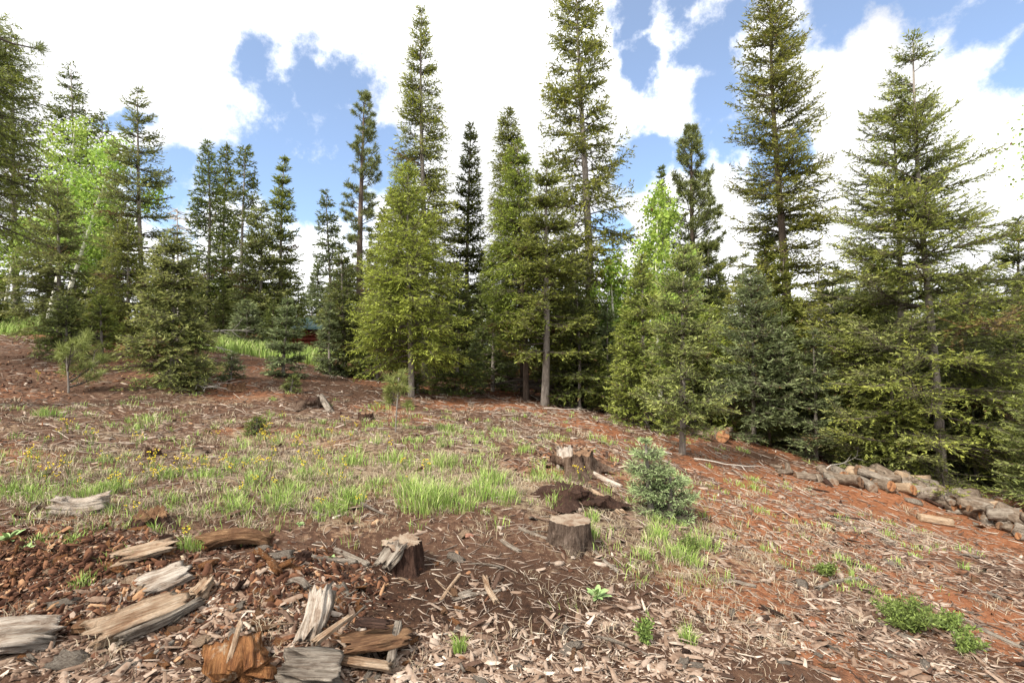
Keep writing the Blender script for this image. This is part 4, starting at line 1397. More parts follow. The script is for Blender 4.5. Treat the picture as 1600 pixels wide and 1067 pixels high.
tone = {'logbark': 'bark-covered', 'logbark2': 'barkless tan', 'weathered': 'bleached grey', 'brownwood': 'split brown'}
lc = {}
for q, (f, lvl, rw, x, y) in enumerate(logs):
    dia = rng.uniform(.11, .27) * (.72 if f < .22 else 1)
    L = rng.uniform(.34, .66) * (.8 if f < .22 else 1)
    bk = ['logbark', 'logbark', 'logbark2', 'weathered', 'weathered', 'logbark'][int(rng.integers(0, 6))]
    ct = ['rings', 'rings_dark', 'rings_red', 'rings_dark'][int(rng.integers(0, 4))]
    yaw = rng.choice([rng.uniform(-2.1, -1.0), rng.uniform(-.8, .4)], p=[.68, .32])
    ax = np.array([math.cos(yaw), math.sin(yaw), rng.uniform(-.35, .22)])
    z = float(ground_z(x, y)) + dia * .36 + lvl * .16
    a = min(4, int(f * 5))
    hgt = ['on the ground', 'in the second layer', 'on top'][lvl]
    rowt = {0.0: 'front row', .3: 'second row', .36: 'second row', .72: 'third row', 1.05: 'back row'}[rw]
    key = (bk, a, lvl, rw)
    lc[key] = lc.get(key, 0) + 1
    lab = '%s log %s, %s, %s' % (tone[bk], hgt, rowt, anchor_words[a])
    if lc[key] > 1: lab = '%s %s log %s, %s, %s' % (ORD[lc[key] - 1], tone[bk], hgt, rowt, anchor_words[a])
    log(lab, (x, y, z), ax, L, dia, dia * rng.uniform(.62, 1), bk, ct, 100 + q, 'sawn logs in the long pile', jag=.05)
g = gp(1128, 690)
log('lone sawn log under the wide blue-green fir, orange end facing out', g + [0, .15, .13], (-.1, -1, .02), .5, .32, .30, 'logbark', 'rings_red', 300)
for k, (dx, dz, r_) in enumerate([(-.3, .02, .10), (.22, .16, .07)]):
    g2 = gp(1128 + dx * 60, 690)
    log(['thin log leaning left of the lone sawn log', 'thin log stub lying on the right of the lone sawn log'][k], g2 + [dx * .3, .25, .08 + dz], (.5 - k, -.8, .1), .5, r_ * 2, r_ * 2, 'logbark', 'rings_dark', 301 + k)

# ------------------------------------------------------------------ dead branches, snags, brush heap


def branch_geo(L, r, seed, n=8, subs=6, up=.5, crook=.12):
    rng = np.random.default_rng(seed)
    t = np.linspace(0, 1, n)
    P = np.stack([t * L, np.cumsum(rng.normal(0, crook * L / n, n)), np.cumsum(rng.normal(0, crook * L / n, n))], -1)
    parts = [tube(P, r * (1 - .85 * t), 6)]
    for i in range(subs):
        s = rng.uniform(.15, .9)
        b = np.array([np.interp(s, t, P[:, k]) for k in range(3)])
        a = rng.uniform(0, 6.28)
        d = norm(np.array([rng.uniform(.3, 1), math.cos(a) * .8, math.sin(a) * .8 * up]))
        l = L * rng.uniform(.12, .35)
        m = b + d * l * .5 + rng.normal(0, .03 * l, 3)
        parts.append(tube(np.array([b, m, b + d * l + rng.normal(0, .08 * l, 3)]), [r * .45 * (1 - s * .5), r * .3, r * .08], 4))
    return join_parts(parts)


def dead_branch(label, p, yaw, L, r, seed, mat='deadwood', lift=.05, pitch=0., group=None, subs=6, loc=None, name='dead_branch'):
    V, fs = branch_geo(L, r, seed, subs=subs)
    o = mobj(name, np_mesh('dead_branch', V, fs, M[mat]))
    g = gp(*p) if loc is None else loc
    o.location = (g[0], g[1], g[2] + lift)
    o.rotation_euler = (0, -pitch, yaw)
    tag(o, label, 'branch', group)
    return o


a = at(318, 12.5)
dead_branch('long bleached dead branch arching out behind the grey-green fir', None, .15, 1.15, .022, 1, lift=.75, pitch=.05, loc=a, subs=9)
dead_branch('lower bleached dead branch beside the grey-green fir', None, -.2, .9, .015, 2, lift=.45, pitch=-.2, loc=a, subs=6)
for q, (px, py, yaw, L) in enumerate([(268, 603, -.2, 1.2), (285, 605, -.5, 1.0), (262, 600, .3, .9), (300, 603, 0, .8)]):
    dead_branch(['longest', 'second', 'third', 'shortest'][q] + ' grey twiggy branch lying at the foot of the grey-green fir', (px, py), yaw, L, .014, 20 + q, lift=.03, subs=9)
bw = ['thick', 'crooked', 'low', 'leaning', 'forked', 'slender', 'twiggy', 'broken', 'bare', 'bent']
for q in range(20):
    rr = np.random.default_rng(500 + q)
    px = 812 + 138 * (q / 19.0)
    loc = at(px, 14.6 + rr.uniform(-.5, .6))
    dead_branch('%s dark branch in the brush heap, %s the pale bare trunk' % (bw[q % 10], 'beside' if q < 10 else 'to the far side of'), None, rr.uniform(-.5, .5) + (math.pi if q % 2 else 0), rr.uniform(1.0, 2.0), rr.uniform(.03, .07), 40 + q,
                mat='bark_dark' if q % 3 else 'limb', lift=rr.uniform(.08, .55), pitch=rr.uniform(-.15, .2), group='branches of the brush heap', loc=loc, subs=7)
dead_branch('bleached forked branch at the edge of the dark firs', (1262, 700), 2.8, .9, .02, 70, lift=.06, pitch=.25)
dead_branch('dark branch lying below the bleached forked one', (1240, 705), -.15, 1.6, .018, 71, mat='limb', lift=.04)
dead_branch('bleached branch along the duff under the pale bare trunk', (850, 640), -.1, 1.0, .012, 72, lift=.03)
dead_branch('thin branch resting on the uphill end of the log pile', (1290, 745), .5, 1.3, .012, 73, lift=.2, pitch=.15)
dead_branch('dry thin branches at the foot of the bare-stemmed fir', (1050, 712), 2.6, .8, .012, 74, lift=.04, subs=10)
dead_branch('grey branch on the ground right of the bare-stemmed fir', (1085, 722), -.6, 1.1, .012, 75, lift=.03, subs=6)


def snag(px, D, top, label, seed):
    b, H, lx = tree_dims(px, D, top)
    rng = np.random.default_rng(seed)
    path = trunk_path(H, (lx, 0), rng)
    r = empty('dead_tree', b, label, 'dead tree')
    tv = tube(path, .002 * b[1] * (1 - np.linspace(0, 1, 18)) ** .7 + .01, 8)
    mobj('trunk', np_mesh('trunk', tv[0], tv[1], M['deadwood'], smooth=True), r)
    parts = []
    for i in range(70):
        t = rng.uniform(.35, .99)
        bb = np.array([np.interp(t, np.linspace(0, 1, 18), path[:, k]) for k in range(3)])
        a = rng.uniform(0, 6.28)
        l = rng.uniform(.25, 1.0) * (1.15 - t) * 1.1 + .12
        d = np.array([math.cos(a), math.sin(a), rng.uniform(-.3, .25)])
        parts.append(tube(np.array([bb, bb + d * l * .5, bb + d * l + [0, 0, -.1 * l]]), [.02, .012, .005], 4, cap=False))
    V, fs = join_parts(parts)
    mobj('limbs', np_mesh('limbs', V, fs, M['deadwood']), r)


snag(1150, 22, (1160, 378), 'thin bare dead tree behind the wide blue-green fir', 1)
snag(1278, 20, (1280, 368), 'bleached dead tree right of the very tall ragged fir', 2)
snag(1300, 23, (1296, 440), 'shorter dead tree beside the bleached one', 3)
snag(278, 15, (277, 325), 'dead spike rising above the closest grey-green fir', 4)

# ------------------------------------------------------------------ saplings and low plants


def small_fir(px, py, top, hw, kind, mat, label, D=None, dens=1., over=None, gD=None, name='fir_seedling'):
    g = gp(px, py)
    D = g[1]
    rng = np.random.default_rng(9000 + px)
    d = pdir(*top); d = d * (D / d[1])
    H = float(CZ + d[2] - g[2])
    geo = conifer_geo(rng, H, hw * D / F, kind, gD or D, .02, (float(d[0] - g[0]), 0), .02 + .01 * H, dens, over)
    return add_tree(name, label, 'young fir', g, geo, (M[mat], M['bark_grey'], M['limb']))


small_fir(1018, 800, (1008, 690), 44, 'open', 'seedling', 'lone soft green fir seedling beside the whitish pole', dens=.8, gD=4.6, over=dict(et=26, el=10, p=.45, belly=.9, oop=.5, ll=.55, wd=.3, whorl=1.0, new=.75, var=.5, nw=4, lai=4.5))
small_fir(1048, 808, (1046, 738), 44, 'open', 'seedling', 'lower spreading seedling growing into the lone soft green one', dens=.8, gD=4.6, over=dict(et=26, el=10, p=.45, belly=.9, oop=.5, ll=.55, wd=.3, whorl=1.0, new=.75, var=.5, nw=3, lai=4.5))
small_fir(318, 590, (318, 562), 22, 'dense', 'fir_blue', 'knee-high fir seedling just right of the grey-green fir')
small_fir(360, 592, (362, 556), 22, 'dense', 'fir_blue', 'knee-high fir seedling nearer the meadow strip')
small_fir(455, 612, (458, 590), 14, 'dense', 'fir', 'ankle-high fir seedling above the small rotten stump')
small_fir(400, 678, (402, 655), 20, 'dense', 'fir_dark', 'dark tufty seedling in the middle of the grass')
small_fir(652, 614, (652, 588), 22, 'dense', 'fir_dark', 'dark green seedling behind the pine sapling')
small_fir(525, 585, (525, 560), 22, 'dense', 'fir_blue', 'blue-green seedling at the edge of the dark dense fir')


def small_pine(px, py, top, hw, label, D=None, **kw):
    g = gp(px, py)
    D = g[1]
    rng = np.random.default_rng(9500 + px)
    d = pdir(*top); d = d * (D / d[1])
    H = float(CZ + d[2] - g[2])
    geo = pine_geo(rng, H, hw * D / F, D, **kw, lean=(float(d[0] - g[0]), 0))
    return add_tree('pine_sapling', label, 'pine sapling', g, geo, (M['sapling'], M['bark_grey'], M['limb']))


small_pine(618, 675, (622, 590), 20, 'slim pine sapling with a pale needle tuft on a bare stem', cb=.40, tuft=.12, nb_m=26, needle_n=22, rb=.004, belly=.8, lat_sp=.1, wscale=.7)
small_pine(107, 614, (104, 556), 42, 'yellow-green pine sapling with spread arms on the left slope', cb=.12, tuft=.14, nb_m=20, needle_n=24, rb=.008, belly=.9, p=.25, lat_sp=.12, wscale=.6, e=(25, 60))
small_pine(143, 580, (148, 548), 22, 'smaller yellowish pine sapling behind the spread-armed one', cb=.2, tuft=.12, nb_m=20, needle_n=20, rb=.006, belly=.9, lat_sp=.12, wscale=.6)


def leafy_plant(px, py, size, n, label, seed, name='leafy_plant'):
    g = gp(px, py)
    r = empty(name, g, label, 'plant')
    rng = np.random.default_rng(seed)
    S = size * g[1] / F
    nn = 7
    t = np.linspace(0, 1, nn)
    w = np.sin(np.pi * (t * .9 + .06)) ** .8 * .17 * S
    x = t * S
    z = S * (.9 * t - .35 * t * t)
    V = np.stack([np.concatenate([x, x, x]), np.concatenate([-w, 0 * w, w]), np.concatenate([z + w * .4, z, z + w * .4])], -1)
    i = np.arange(nn - 1)
    Q = np.concatenate([np.stack([i, i + 1, nn + i + 1, nn + i], -1), np.stack([nn + i, nn + i + 1, 2 * nn + i + 1, 2 * nn + i], -1)])
    me = np_mesh('leaf', V, Q, M['broadleaf'], smooth=True)
    for q in range(n):
        o = mobj('leaf', me, r)
        o.rotation_euler = (rng.uniform(-.3, .3), rng.uniform(-.6, .35), q * 2.4 + rng.uniform(-.3, .3))
        s = rng.uniform(.45, .75)
        o.scale = (s, s * 1.3, s)
    return r


leafy_plant(931, 935, 30, 12, 'pale green broad-leaved rosette on the dark soil', 1)
leafy_plant(58, 985, 30, 8, 'broad-leaved rosette behind the large pale log shell', 2)
leafy_plant(14, 845, 28, 12, 'yellow-green leafy plant at the left frame edge', 3)
leafy_plant(40, 862, 18, 10, 'low leafy plant right beside the yellow-green one', 4)
leafy_plant(468, 822, 14, 9, 'small bright leafy plant above the crooked stick', 5)
leafy_plant(518, 876, 14, 9, 'little leafy plant by the black knob', 6)


def shrub(px, py, wpx, hpx, label, seed, n=60, name='green_shrub'):
    g = gp(px, py)
    rng = np.random.default_rng(seed)
    R = wpx * g[1] / F / 2; H = hpx * g[1] / F
    r = empty(name, g, label, 'shrub')
    parts, LP = [], []
    for i in range(n):
        a = rng.uniform(0, 6.28); q = rng.uniform(0, 1) ** .6
        tip = np.array([math.cos(a) * R * q, math.sin(a) * R * q * .8, H * rng.uniform(.55, 1.1) * (1.1 - .5 * q)])
        mid = tip * [.45, .45, .62]
        C = np.array([[math.cos(a) * R * .08, math.sin(a) * R * .08, -.02], mid, tip])
        parts.append(tube(C, [.004, .003, .0015], 3, cap=False))
        m = 26
        s = rng.uniform(.25, 1, m)[:, None]
        P = C[0] * (1 - s) ** 2 + 2 * C[1] * s * (1 - s) + C[2] * s * s
        LP.append(P + rng.normal(0, .008, (m, 3)))
    V, fs = join_parts(parts)
    mobj('stems', np_mesh('stems', V, fs, M['stem']), r)
    P = np.concatenate(LP); m = len(P)
    a = norm(rng.normal(0, 1, (m, 3)) + UP * .8); b = norm(np.cross(a, rng.normal(0, 1, (m, 3))))
    l = rng.uniform(.018, .036, m)
    CV = np.stack([P, P + a * (l * .5)[:, None] + b * (l * .18)[:, None], P + a * l[:, None], P + a * (l * .5)[:, None] - b * (l * .18)[:, None]], 1).reshape(-1, 3)
    tint = np.repeat(np.stack([rng.uniform(0, 1, m), rng.uniform(0, 1, m), 0 * l], -1), 4, 0)
    o = mobj('foliage', np_mesh('foliage', CV, np.arange(m * 4).reshape(-1, 4), M['shrubleaf'], tint), r)
    return r


shrub(1420, 985, 105, 50, 'largest green leafy shrub low on the right-hand slope', 1, 90)
shrub(1485, 985, 70, 26, 'small green shrub trailing to the right of the largest one', 2, 45)
shrub(1508, 1020, 60, 28, 'sparse shrub below the trailing one, near the frame edge', 3, 25)
shrub(1292, 900, 34, 20, 'small round green shrub on the litter slope', 4, 40)
shrub(1075, 868, 50, 30, 'dense green tuft plant on the slope below the seedling', 5, 30)
shrub(1008, 1005, 30, 40, 'wispy green plant among chips at the bottom', 6, 16)
shrub(1540, 800, 40, 22, 'green sprig growing between the pile logs', 7, 25)

# ------------------------------------------------------------------ cabins glimpsed through the trees


def cabin(px, D, wpx, y_ridge, y_eave, label, roofmat, wallmat):
    b = at(px, D)
    r = empty('log_cabin', b, label, 'cabin')
    Wd = wpx * D / F

    def zrow(py):
        d = pdir(px, py); return float(CZ + d[2] * D / d[1] - b[2])
    zr, ze = zrow(y_ridge), zrow(y_eave)
    depth = 4.0

    def boxm(name, x0, x1, y0, y1, z0, z1, mat, bev=.02):
        X = [x0, x1]; Y = [y0, y1]; Z = [z0, z1]
        V = np.array([[X[i], Y[j], Z[k]] for i in (0, 1) for j in (0, 1) for k in (0, 1)], float)
        Fq = np.array([[0, 1, 3, 2], [4, 6, 7, 5], [0, 4, 5, 1], [2, 3, 7, 6], [0, 2, 6, 4], [1, 5, 7, 3]])
        return mobj(name, np_mesh(name, V, Fq, mat), r)
    # log courses, front and two sides
    n = max(4, int((ze + .4) / .24))
    a = np.linspace(0, 2 * np.pi, 9)[:-1]
    for q in range(n):
        z = -.3 + .24 * q + .12
        if z > ze: break
        V, fs = tube(np.array([[-Wd / 2 - .15, 0, z], [Wd / 2 + .15, 0, z]]), [.125, .125], 8)
        mobj('wall_log', np_mesh('wall_log', V, fs, wallmat), r)
        for sx in (-1, 1):
            V, fs = tube(np.array([[sx * Wd / 2, -.15, z + .02], [sx * Wd / 2, depth, z + .02]]), [.12, .12], 8)
            mobj('wall_log', np_mesh('wall_log', V, fs, wallmat), r)
    # roof: standing-seam slopes
    for sgn, y0 in ((1, -.45), (-1, depth + .45)):
        ym = depth / 2
        V = np.array([[-Wd / 2 - .4, y0, ze - .05], [Wd / 2 + .4, y0, ze - .05], [Wd / 2 + .4, ym, zr], [-Wd / 2 - .4, ym, zr]])
        V = np.concatenate([V, V + [0, 0, .07]])
        Fq = np.array([[0, 1, 2, 3], [4, 5, 6, 7], [0, 1, 5, 4], [1, 2, 6, 5], [2, 3, 7, 6], [3, 0, 4, 7]])
        mobj('roof_slope', np_mesh('roof_slope', V, Fq, roofmat), r)
        for k in range(int(Wd / .5) + 1):
            x = -Wd / 2 + k * .5
            V, fs = tube(np.array([[x, y0, ze + .03], [x, ym, zr + .08]]), [.02, .02], 4)
            mobj('roof_seam', np_mesh('roof_seam', V, fs, roofmat), r)
    for sx in (-1, 1):
        V = np.array([[sx * Wd / 2, 0, ze - .1], [sx * Wd / 2, depth, ze - .1], [sx * Wd / 2, depth / 2, zr - .05], [sx * (Wd / 2 - .1), 0, ze - .1], [sx * (Wd / 2 - .1), depth, ze - .1], [sx * (Wd / 2 - .1), depth / 2, zr - .05]])
        mobj('gable', np_mesh('gable', V, [np.array([[0, 1, 2], [3, 4, 5]]), np.array([[0, 1, 4, 3], [1, 2, 5, 4], [2, 0, 3, 5]])], wallmat), r)


M['roof_green'] = simple_mat('green_metal_roof', (0.045, 0.10, 0.095), .35, .15, 3)
M['cabin_log'] = simple_mat('red_stained_logs', (0.20, 0.045, 0.03), .7, .35, 6)
M['roof_brown'] = simple_mat('brown_roof', (0.14, 0.06, 0.045), .7, .2, 3)
cabin(496, 29.5, 110, 494, 514, 'red log cabin with green metal roof glimpsed between the firs', M['roof_green'], M['cabin_log'])
cabin(842, 34, 90, 548, 566, 'reddish cabin wall glimpsed past the pale bare trunk', M['roof_brown'], M['cabin_log'])

# ------------------------------------------------------------------ litter: where things lie


LAND = [(628, 880, 'the flat-topped stump'), (891, 840, 'the round sawn stump'), (893, 710, 'the large old stump'), (885, 770, 'the black stump mound'),
        (478, 628, 'the small rotten stump'), (1025, 780, 'the lone fir seedling'), (618, 660, 'the slim pine sapling'), (107, 605, 'the spread-armed pine sapling'),
        (370, 850, 'the arched log shell'), (125, 795, 'the white broken chunk'), (230, 975, 'the decayed plank'), (20, 1010, 'the pale log shell'), (372, 1045, 'the orange rotten block'),
        (585, 1015, 'the broad bark slab'), (931, 930, 'the pale green rosette'), (1420, 965, 'the largest green shrub'), (1292, 890, 'the small round shrub'), (1460, 815, 'the single pale log'),
        (1300, 750, 'the uphill end of the log pile'), (1075, 860, 'the dense green tuft plant'), (1064, 712, 'the bare-stemmed fir'), (660, 780, 'the tallest green grass'), (239, 705, 'the stub among yellow flowers'),
        (850, 640, 'the pale bare trunk'), (735, 920, 'the bare soil sticks'), (1150, 910, 'the pale branch on the slope'), (1320, 810, 'the long dark bark slab'), (1008, 990, 'the wispy green plant'),
        (269, 600, 'the closest grey-green fir'), (480, 740, 'the taller yellow flowers')]


def near(px, py):
    j = min(range(len(LAND)), key=lambda i: (LAND[i][0] - px) ** 2 + ((LAND[i][1] - py) * 1.6) ** 2)
    dx = px - LAND[j][0]; dy = py - LAND[j][1]
    w = 'in front of' if dy > abs(dx) * .5 and dy > 12 else 'behind' if -dy > abs(dx) * .5 and dy < -12 else 'beside'
    return '%s %s' % (w, LAND[j][2])


def zone(px, py):
    if py < 700 and px < 700: return 'upper', 'on the upper left slope'
    if px < 560 and py > 815: return 'rubble', 'in the orange rubble of the rotten heap'
    if px > 1080 and py > 690: return 'slope', 'on the red right-hand slope'
    if py > 820: return 'dark', 'on the dark soil below the sawn stumps'
    return 'grass', 'in the dry grass around the old stumps'


def scatter_px(rng, n, fn, dmax=11, margin=60):
    """random ground points with about even density on the picture, thinned by fn(px, py, x, y)"""
    out = []
    tot = 0
    while tot < n:
        m = 30000
        D = 2.0 * (dmax / 2.0) ** rng.uniform(0, 1, m)
        px = rng.uniform(-margin - 60, 1660 + margin, m)
        x = (px - 800) / F * D
        z = ground_z(x, D)
        q, py = proj(x, D, z)
        w = fn(q, py, x, D)
        k = rng.uniform(0, 1, m) < w
        out.append(np.stack([x[k], D[k], z[k], q[k], py[k]], -1))
        tot += int(k.sum())
    return np.concatenate(out)[:n]


def gauss(px, py, cx, cy, sx, sy):
    return np.exp(-((px - cx) / sx) ** 2 - ((py - cy) / sy) ** 2)


def ground_normals(x, y, e=.06):
    gx = (ground_z(x + e, y) - ground_z(x - e, y)) / (2 * e)
    gy = (ground_z(x, y + e) - ground_z(x, y - e)) / (2 * e)
    return norm(np.stack([-gx, -gy, np.ones_like(gx)], -1))


def chip_mesh(name, P, size, rng, mat, tint, flat=.28, elong=(1.2, 3.2), tilt=.28, mode='chip'):
    n = len(P)
    N_ = norm(ground_normals(P[:, 0], P[:, 1]) + rng.normal(0, tilt, (n, 3)) * [1, 1, .3])
    A = norm(np.cross(N_, rng.normal(0, 1, (n, 3))))
    B = np.cross(N_, A)
    L = size * rng.uniform(*elong, n) * .5
    W = size * rng.uniform(.5, 1.0, n) * .5
    T = size * flat * rng.uniform(.5, 1.3, n)
    ang = np.array([0.52, 1.57, 2.62, 3.66, 4.71, 5.76])
    a = ang[None] + rng.normal(0, .16, (n, 6))
    r = rng.uniform(.72, 1.12, (n, 6))
    ex = np.cos(a) * r * 1.15; ey = np.sin(a) * r
    c = P[:, :3] + N_ * (T * rng.uniform(.1, .7, n))[:, None]
    top = c[:, None] + A[:, None] * (ex * L[:, None])[..., None] * .86 + B[:, None] * (ey * W[:, None])[..., None] * .8 + N_[:, None] * (T[:, None] * (.5 + rng.uniform(-.3, .3, (n, 6))))[..., None]
    bot = c[:, None] + A[:, None] * (ex * L[:, None])[..., None] + B[:, None] * (ey * W[:, None])[..., None] - N_[:, None] * (T * .5)[:, None, None]
    V = np.concatenate([top, bot], 1).reshape(-1, 3)
    o = (np.arange(n) * 12)[:, None]
    topf = np.concatenate([o + [0, 1, 2, 3], o + [0, 3, 4, 5]], 0)
    j = np.arange(6); k = (j + 1) % 6
    sd_ = np.stack([np.broadcast_to(j[None], (n, 6)) + 6 + o, np.broadcast_to(k[None], (n, 6)) + 6 + o, np.broadcast_to(k[None], (n, 6)) + o, np.broadcast_to(j[None], (n, 6)) + o], -1).reshape(-1, 4)
    Fq = np.concatenate([topf, sd_])
    tn = np.zeros((n, 12, 3)); tn[..., 0] = tint[:, None]
    me = np_mesh(name, V, Fq, mat, tn.reshape(-1, 3))
    TRIS[0] += n * 16
    return me


def sticks_mesh(name, P, L, r, rng, mat, tint, tilt=.18, bendk=.12):
    n = len(P)
    N_ = norm(ground_normals(P[:, 0], P[:, 1]) + rng.normal(0, tilt, (n, 3)) * [1, 1, .3])
    A = norm(np.cross(N_, rng.normal(0, 1, (n, 3)))); B = np.cross(N_, A)
    cs = []
    for s in (-.5, 0., .5):
        bend = rng.normal(0, bendk, n) if s == 0 else 0 * L
        cs.append(P[:, :3] + A * (L * s)[:, None] + B * (L * bend)[:, None] + N_ * (r * 1.2 + .004)[:, None])
    ang = np.array([1.57, 3.67, 5.76])
    V = []
    for q, c in enumerate(cs):
        rr = r * (1, .85, .5)[q]
        V.append(c[:, None] + (np.cos(ang)[None, :, None] * B[:, None] + np.sin(ang)[None, :, None] * N_[:, None]) * rr[:, None, None])
    V = np.stack(V, 1).reshape(-1, 3)
    o = (np.arange(n) * 9)[:, None]
    fs = []
    for q in (0, 1):
        for j in range(3):
            k = (j + 1) % 3
            fs.append(o + [q * 3 + j, q * 3 + k, q * 3 + 3 + k, q * 3 + 3 + j])
    Fq = np.concatenate(fs)
    ft = np.concatenate([o + [0, 2, 1], o + [6, 7, 8]])
    tn = np.zeros((n, 9, 3)); tn[..., 0] = tint[:, None]
    TRIS[0] += n * 14
    return np_mesh(name, V, [Fq, ft], mat, tn.reshape(-1, 3))


rng = np.random.default_rng(7)


def w_chips(px, py, x, y):
    n = fbm(x * 1.6, y * 1.6, seed=31, octaves=3)
    w = .05 + .20 * sstep(820, 1000, py) + .5 * gauss(px, py, 900, 1060, 420, 130) + .35 * gauss(px, py, 1200, 960, 260, 150) + .3 * gauss(px, py, 1480, 860, 200, 60)
    w = w + .6 * gauss(px, py, 830, 710, 90, 18) + .35 * gauss(px, py, 130, 670, 200, 25) + .5 * gauss(px, py, 300, 990, 330, 90) + .3 * gauss(px, py, 110, 885, 200, 50) + .4 * gauss(px, py, 480, 640, 80, 20) + .25 * gauss(px, py, 1060, 860, 120, 60)
    w = w - .25 * gauss(px, py, 760, 890, 170, 55)
    w = w * (1 - .9 * gauss(px, py, 1385, 778, 130, 30)) * (1 - .6 * gauss(px, py, 1200, 750, 150, 45))
    return (w * (1 + 2.4 * n)).clip(0.012, 1)


P = scatter_px(rng, 25000, w_chips, dmax=13)
size = (.007 + .0034 * P[:, 1]) * np.exp(rng.normal(0, .55, len(P)))
size = np.minimum(size, .06)
pale = .44 + .17 * rng.normal(0, 1, len(P)) + .12 * gauss(P[:, 3], P[:, 4], 900, 1060, 500, 120)
o = mobj('bark_chips', chip_mesh('bark_chips', P, size, rng, M['chips'], pale.clip(.02, .98), tilt=.3, flat=.15, elong=(1.3, 4.2)))
tag(o, 'grey-brown bark chips littering the slope', None, None, 'stuff')


def w_orange(px, py, x, y):
    n = fbm(x * 2.6, y * 2.6, seed=33, octaves=3)
    w = .55 * gauss(px, py, 110, 885, 180, 45) + .7 * gauss(px, py, 470, 915, 90, 34) + .35 * gauss(px, py, 60, 950, 160, 30) + .18 * gauss(px, py, 400, 990, 160, 60) + .07 * gauss(px, py, 60, 590, 130, 30) + .12 * gauss(px, py, 880, 715, 60, 20)
    return (w * (1 + n)).clip(0.003, 1)


P = scatter_px(rng, 10500, w_orange, dmax=12)
size = (.005 + .0021 * P[:, 1]) * np.exp(rng.normal(0, .62, len(P)))
P[:, 2] += rng.uniform(0, 1, len(P)) * .05 * np.exp(-((P[:, 3] - 120) / 150) ** 2 - ((P[:, 4] - 880) / 40) ** 2)
o = mobj('rotten_wood_crumbs', chip_mesh('rotten_wood_crumbs', P, size.clip(0, .05), rng, M['orange'], (.36 + .23 * rng.normal(0, 1, len(P))).clip(.02, .98), flat=.42, elong=(1.1, 2.9), tilt=.7))
tag(o, 'orange-brown crumbs of rotten wood heaped on the left', None, None, 'stuff')


def w_twig(px, py, x, y):
    n = fbm(x * 1.2, y * 1.2, seed=35, octaves=3)
    w = .35 + .4 * gauss(px, py, 1000, 800, 300, 120) + .4 * gauss(px, py, 250, 740, 330, 60) + .4 * gauss(px, py, 1300, 850, 250, 100) + .5 * gauss(px, py, 870, 650, 300, 22)
    return (w * (1 + 1.2 * n)).clip(.03, 1)


P = scatter_px(rng, 12000, w_twig, dmax=15)
L = (.03 + .013 * P[:, 1]) * np.exp(rng.normal(0, .5, len(P)))
o = mobj('twig_litter', sticks_mesh('twig_litter', P, L.clip(.02, .4), (.0009 + .00055 * P[:, 1]) * rng.uniform(.6, 1.6, len(P)), rng, M['twigs'], (.5 + .22 * rng.normal(0, 1, len(P))).clip(.02, .98)))
tag(o, 'fine twigs and dry stalks strewn over the soil', None, None, 'stuff')

# pieces large enough to point at: individual objects sharing a few meshes
FL = []
for i in range(14):
    V, fs = solid(1.0, rng.uniform(.3, .6), rng.uniform(.12, .22), seed=600 + i, nl=7, na=10, ridge=.18, lump=.3, jag=.16, e=.6, bend=rng.uniform(-.06, .1))
    FL.append((V, fs))
FM = {}
for mname, key in (('chipflake', 'weathered'), ('brownflake', 'brownwood'), ('orangeflake', 'rotten'), ('paleflake', 'pale'), ('darkflake', 'charwood')):
    FM[key] = [np_mesh('wood_flake', V, fs, M[key]) for V, fs in FL]
SV = []
for i in range(8):
    V, fs = solid(1.0, .055, .05, seed=700 + i, nl=9, na=7, ridge=.12, lump=.3, jag=.02, e=1.0, bend=rng.uniform(-.03, .05), taper=.4)
    SV.append((V, fs))
SM = {k: [np_mesh('stick', V, fs, M[k]) for V, fs in SV] for k in ('weathered', 'pale', 'brownwood')}
ZW = {'weathered': 'grey', 'brownwood': 'brown', 'rotten': 'orange', 'pale': 'pale tan', 'charwood': 'blackish'}


def strew(n, fn, meshes, keys, probs, smin, smax, name, noun, cat, dmax, sz=.0, seed=1, tilt=.25, lift=.2):
    rng = np.random.default_rng(seed)
    P = scatter_px(rng, n, fn, dmax=dmax, margin=20)
    rng.shuffle(P)
    NN = ground_normals(P[:, 0], P[:, 1])
    for i in range(n):
        px, py = P[i, 3], P[i, 4]
        zk, zt = zone(px, py)
        key = keys[int(rng.choice(len(keys), p=probs))]
        if zk == 'rubble' and name == 'wood_flake' and rng.uniform() < .45: key = 'rotten'
        me = meshes[key][int(rng.integers(0, len(meshes[key])))]
        L = rng.uniform(smin, smax) ** 1.0 * (.35 + .65 * rng.uniform(0, 1) ** 2) * (P[i, 1] ** .55)
        a = rng.uniform(0, 6.28)
        up = norm(NN[i] + rng.normal(0, tilt, 3) * [1, 1, .2])
        X = np.cross(up, [math.cos(a), math.sin(a), 0])
        o = mobj(name, me)
        o.location = (P[i, 0], P[i, 1], P[i, 2] + lift * L * .2)
        o.rotation_euler = frame_rot(X, 0, up)
        o.scale = (L, L * rng.uniform(.7, 1.3), L * rng.uniform(.7, 1.2))
        lab = '%s %s %s lying %s' % ('narrow' if o.scale[1] < L else 'broad', ZW[key], noun, near(px, py))
        tag(o, lab, cat, '%s %ss strewn over the clearing' % (ZW[key], noun))


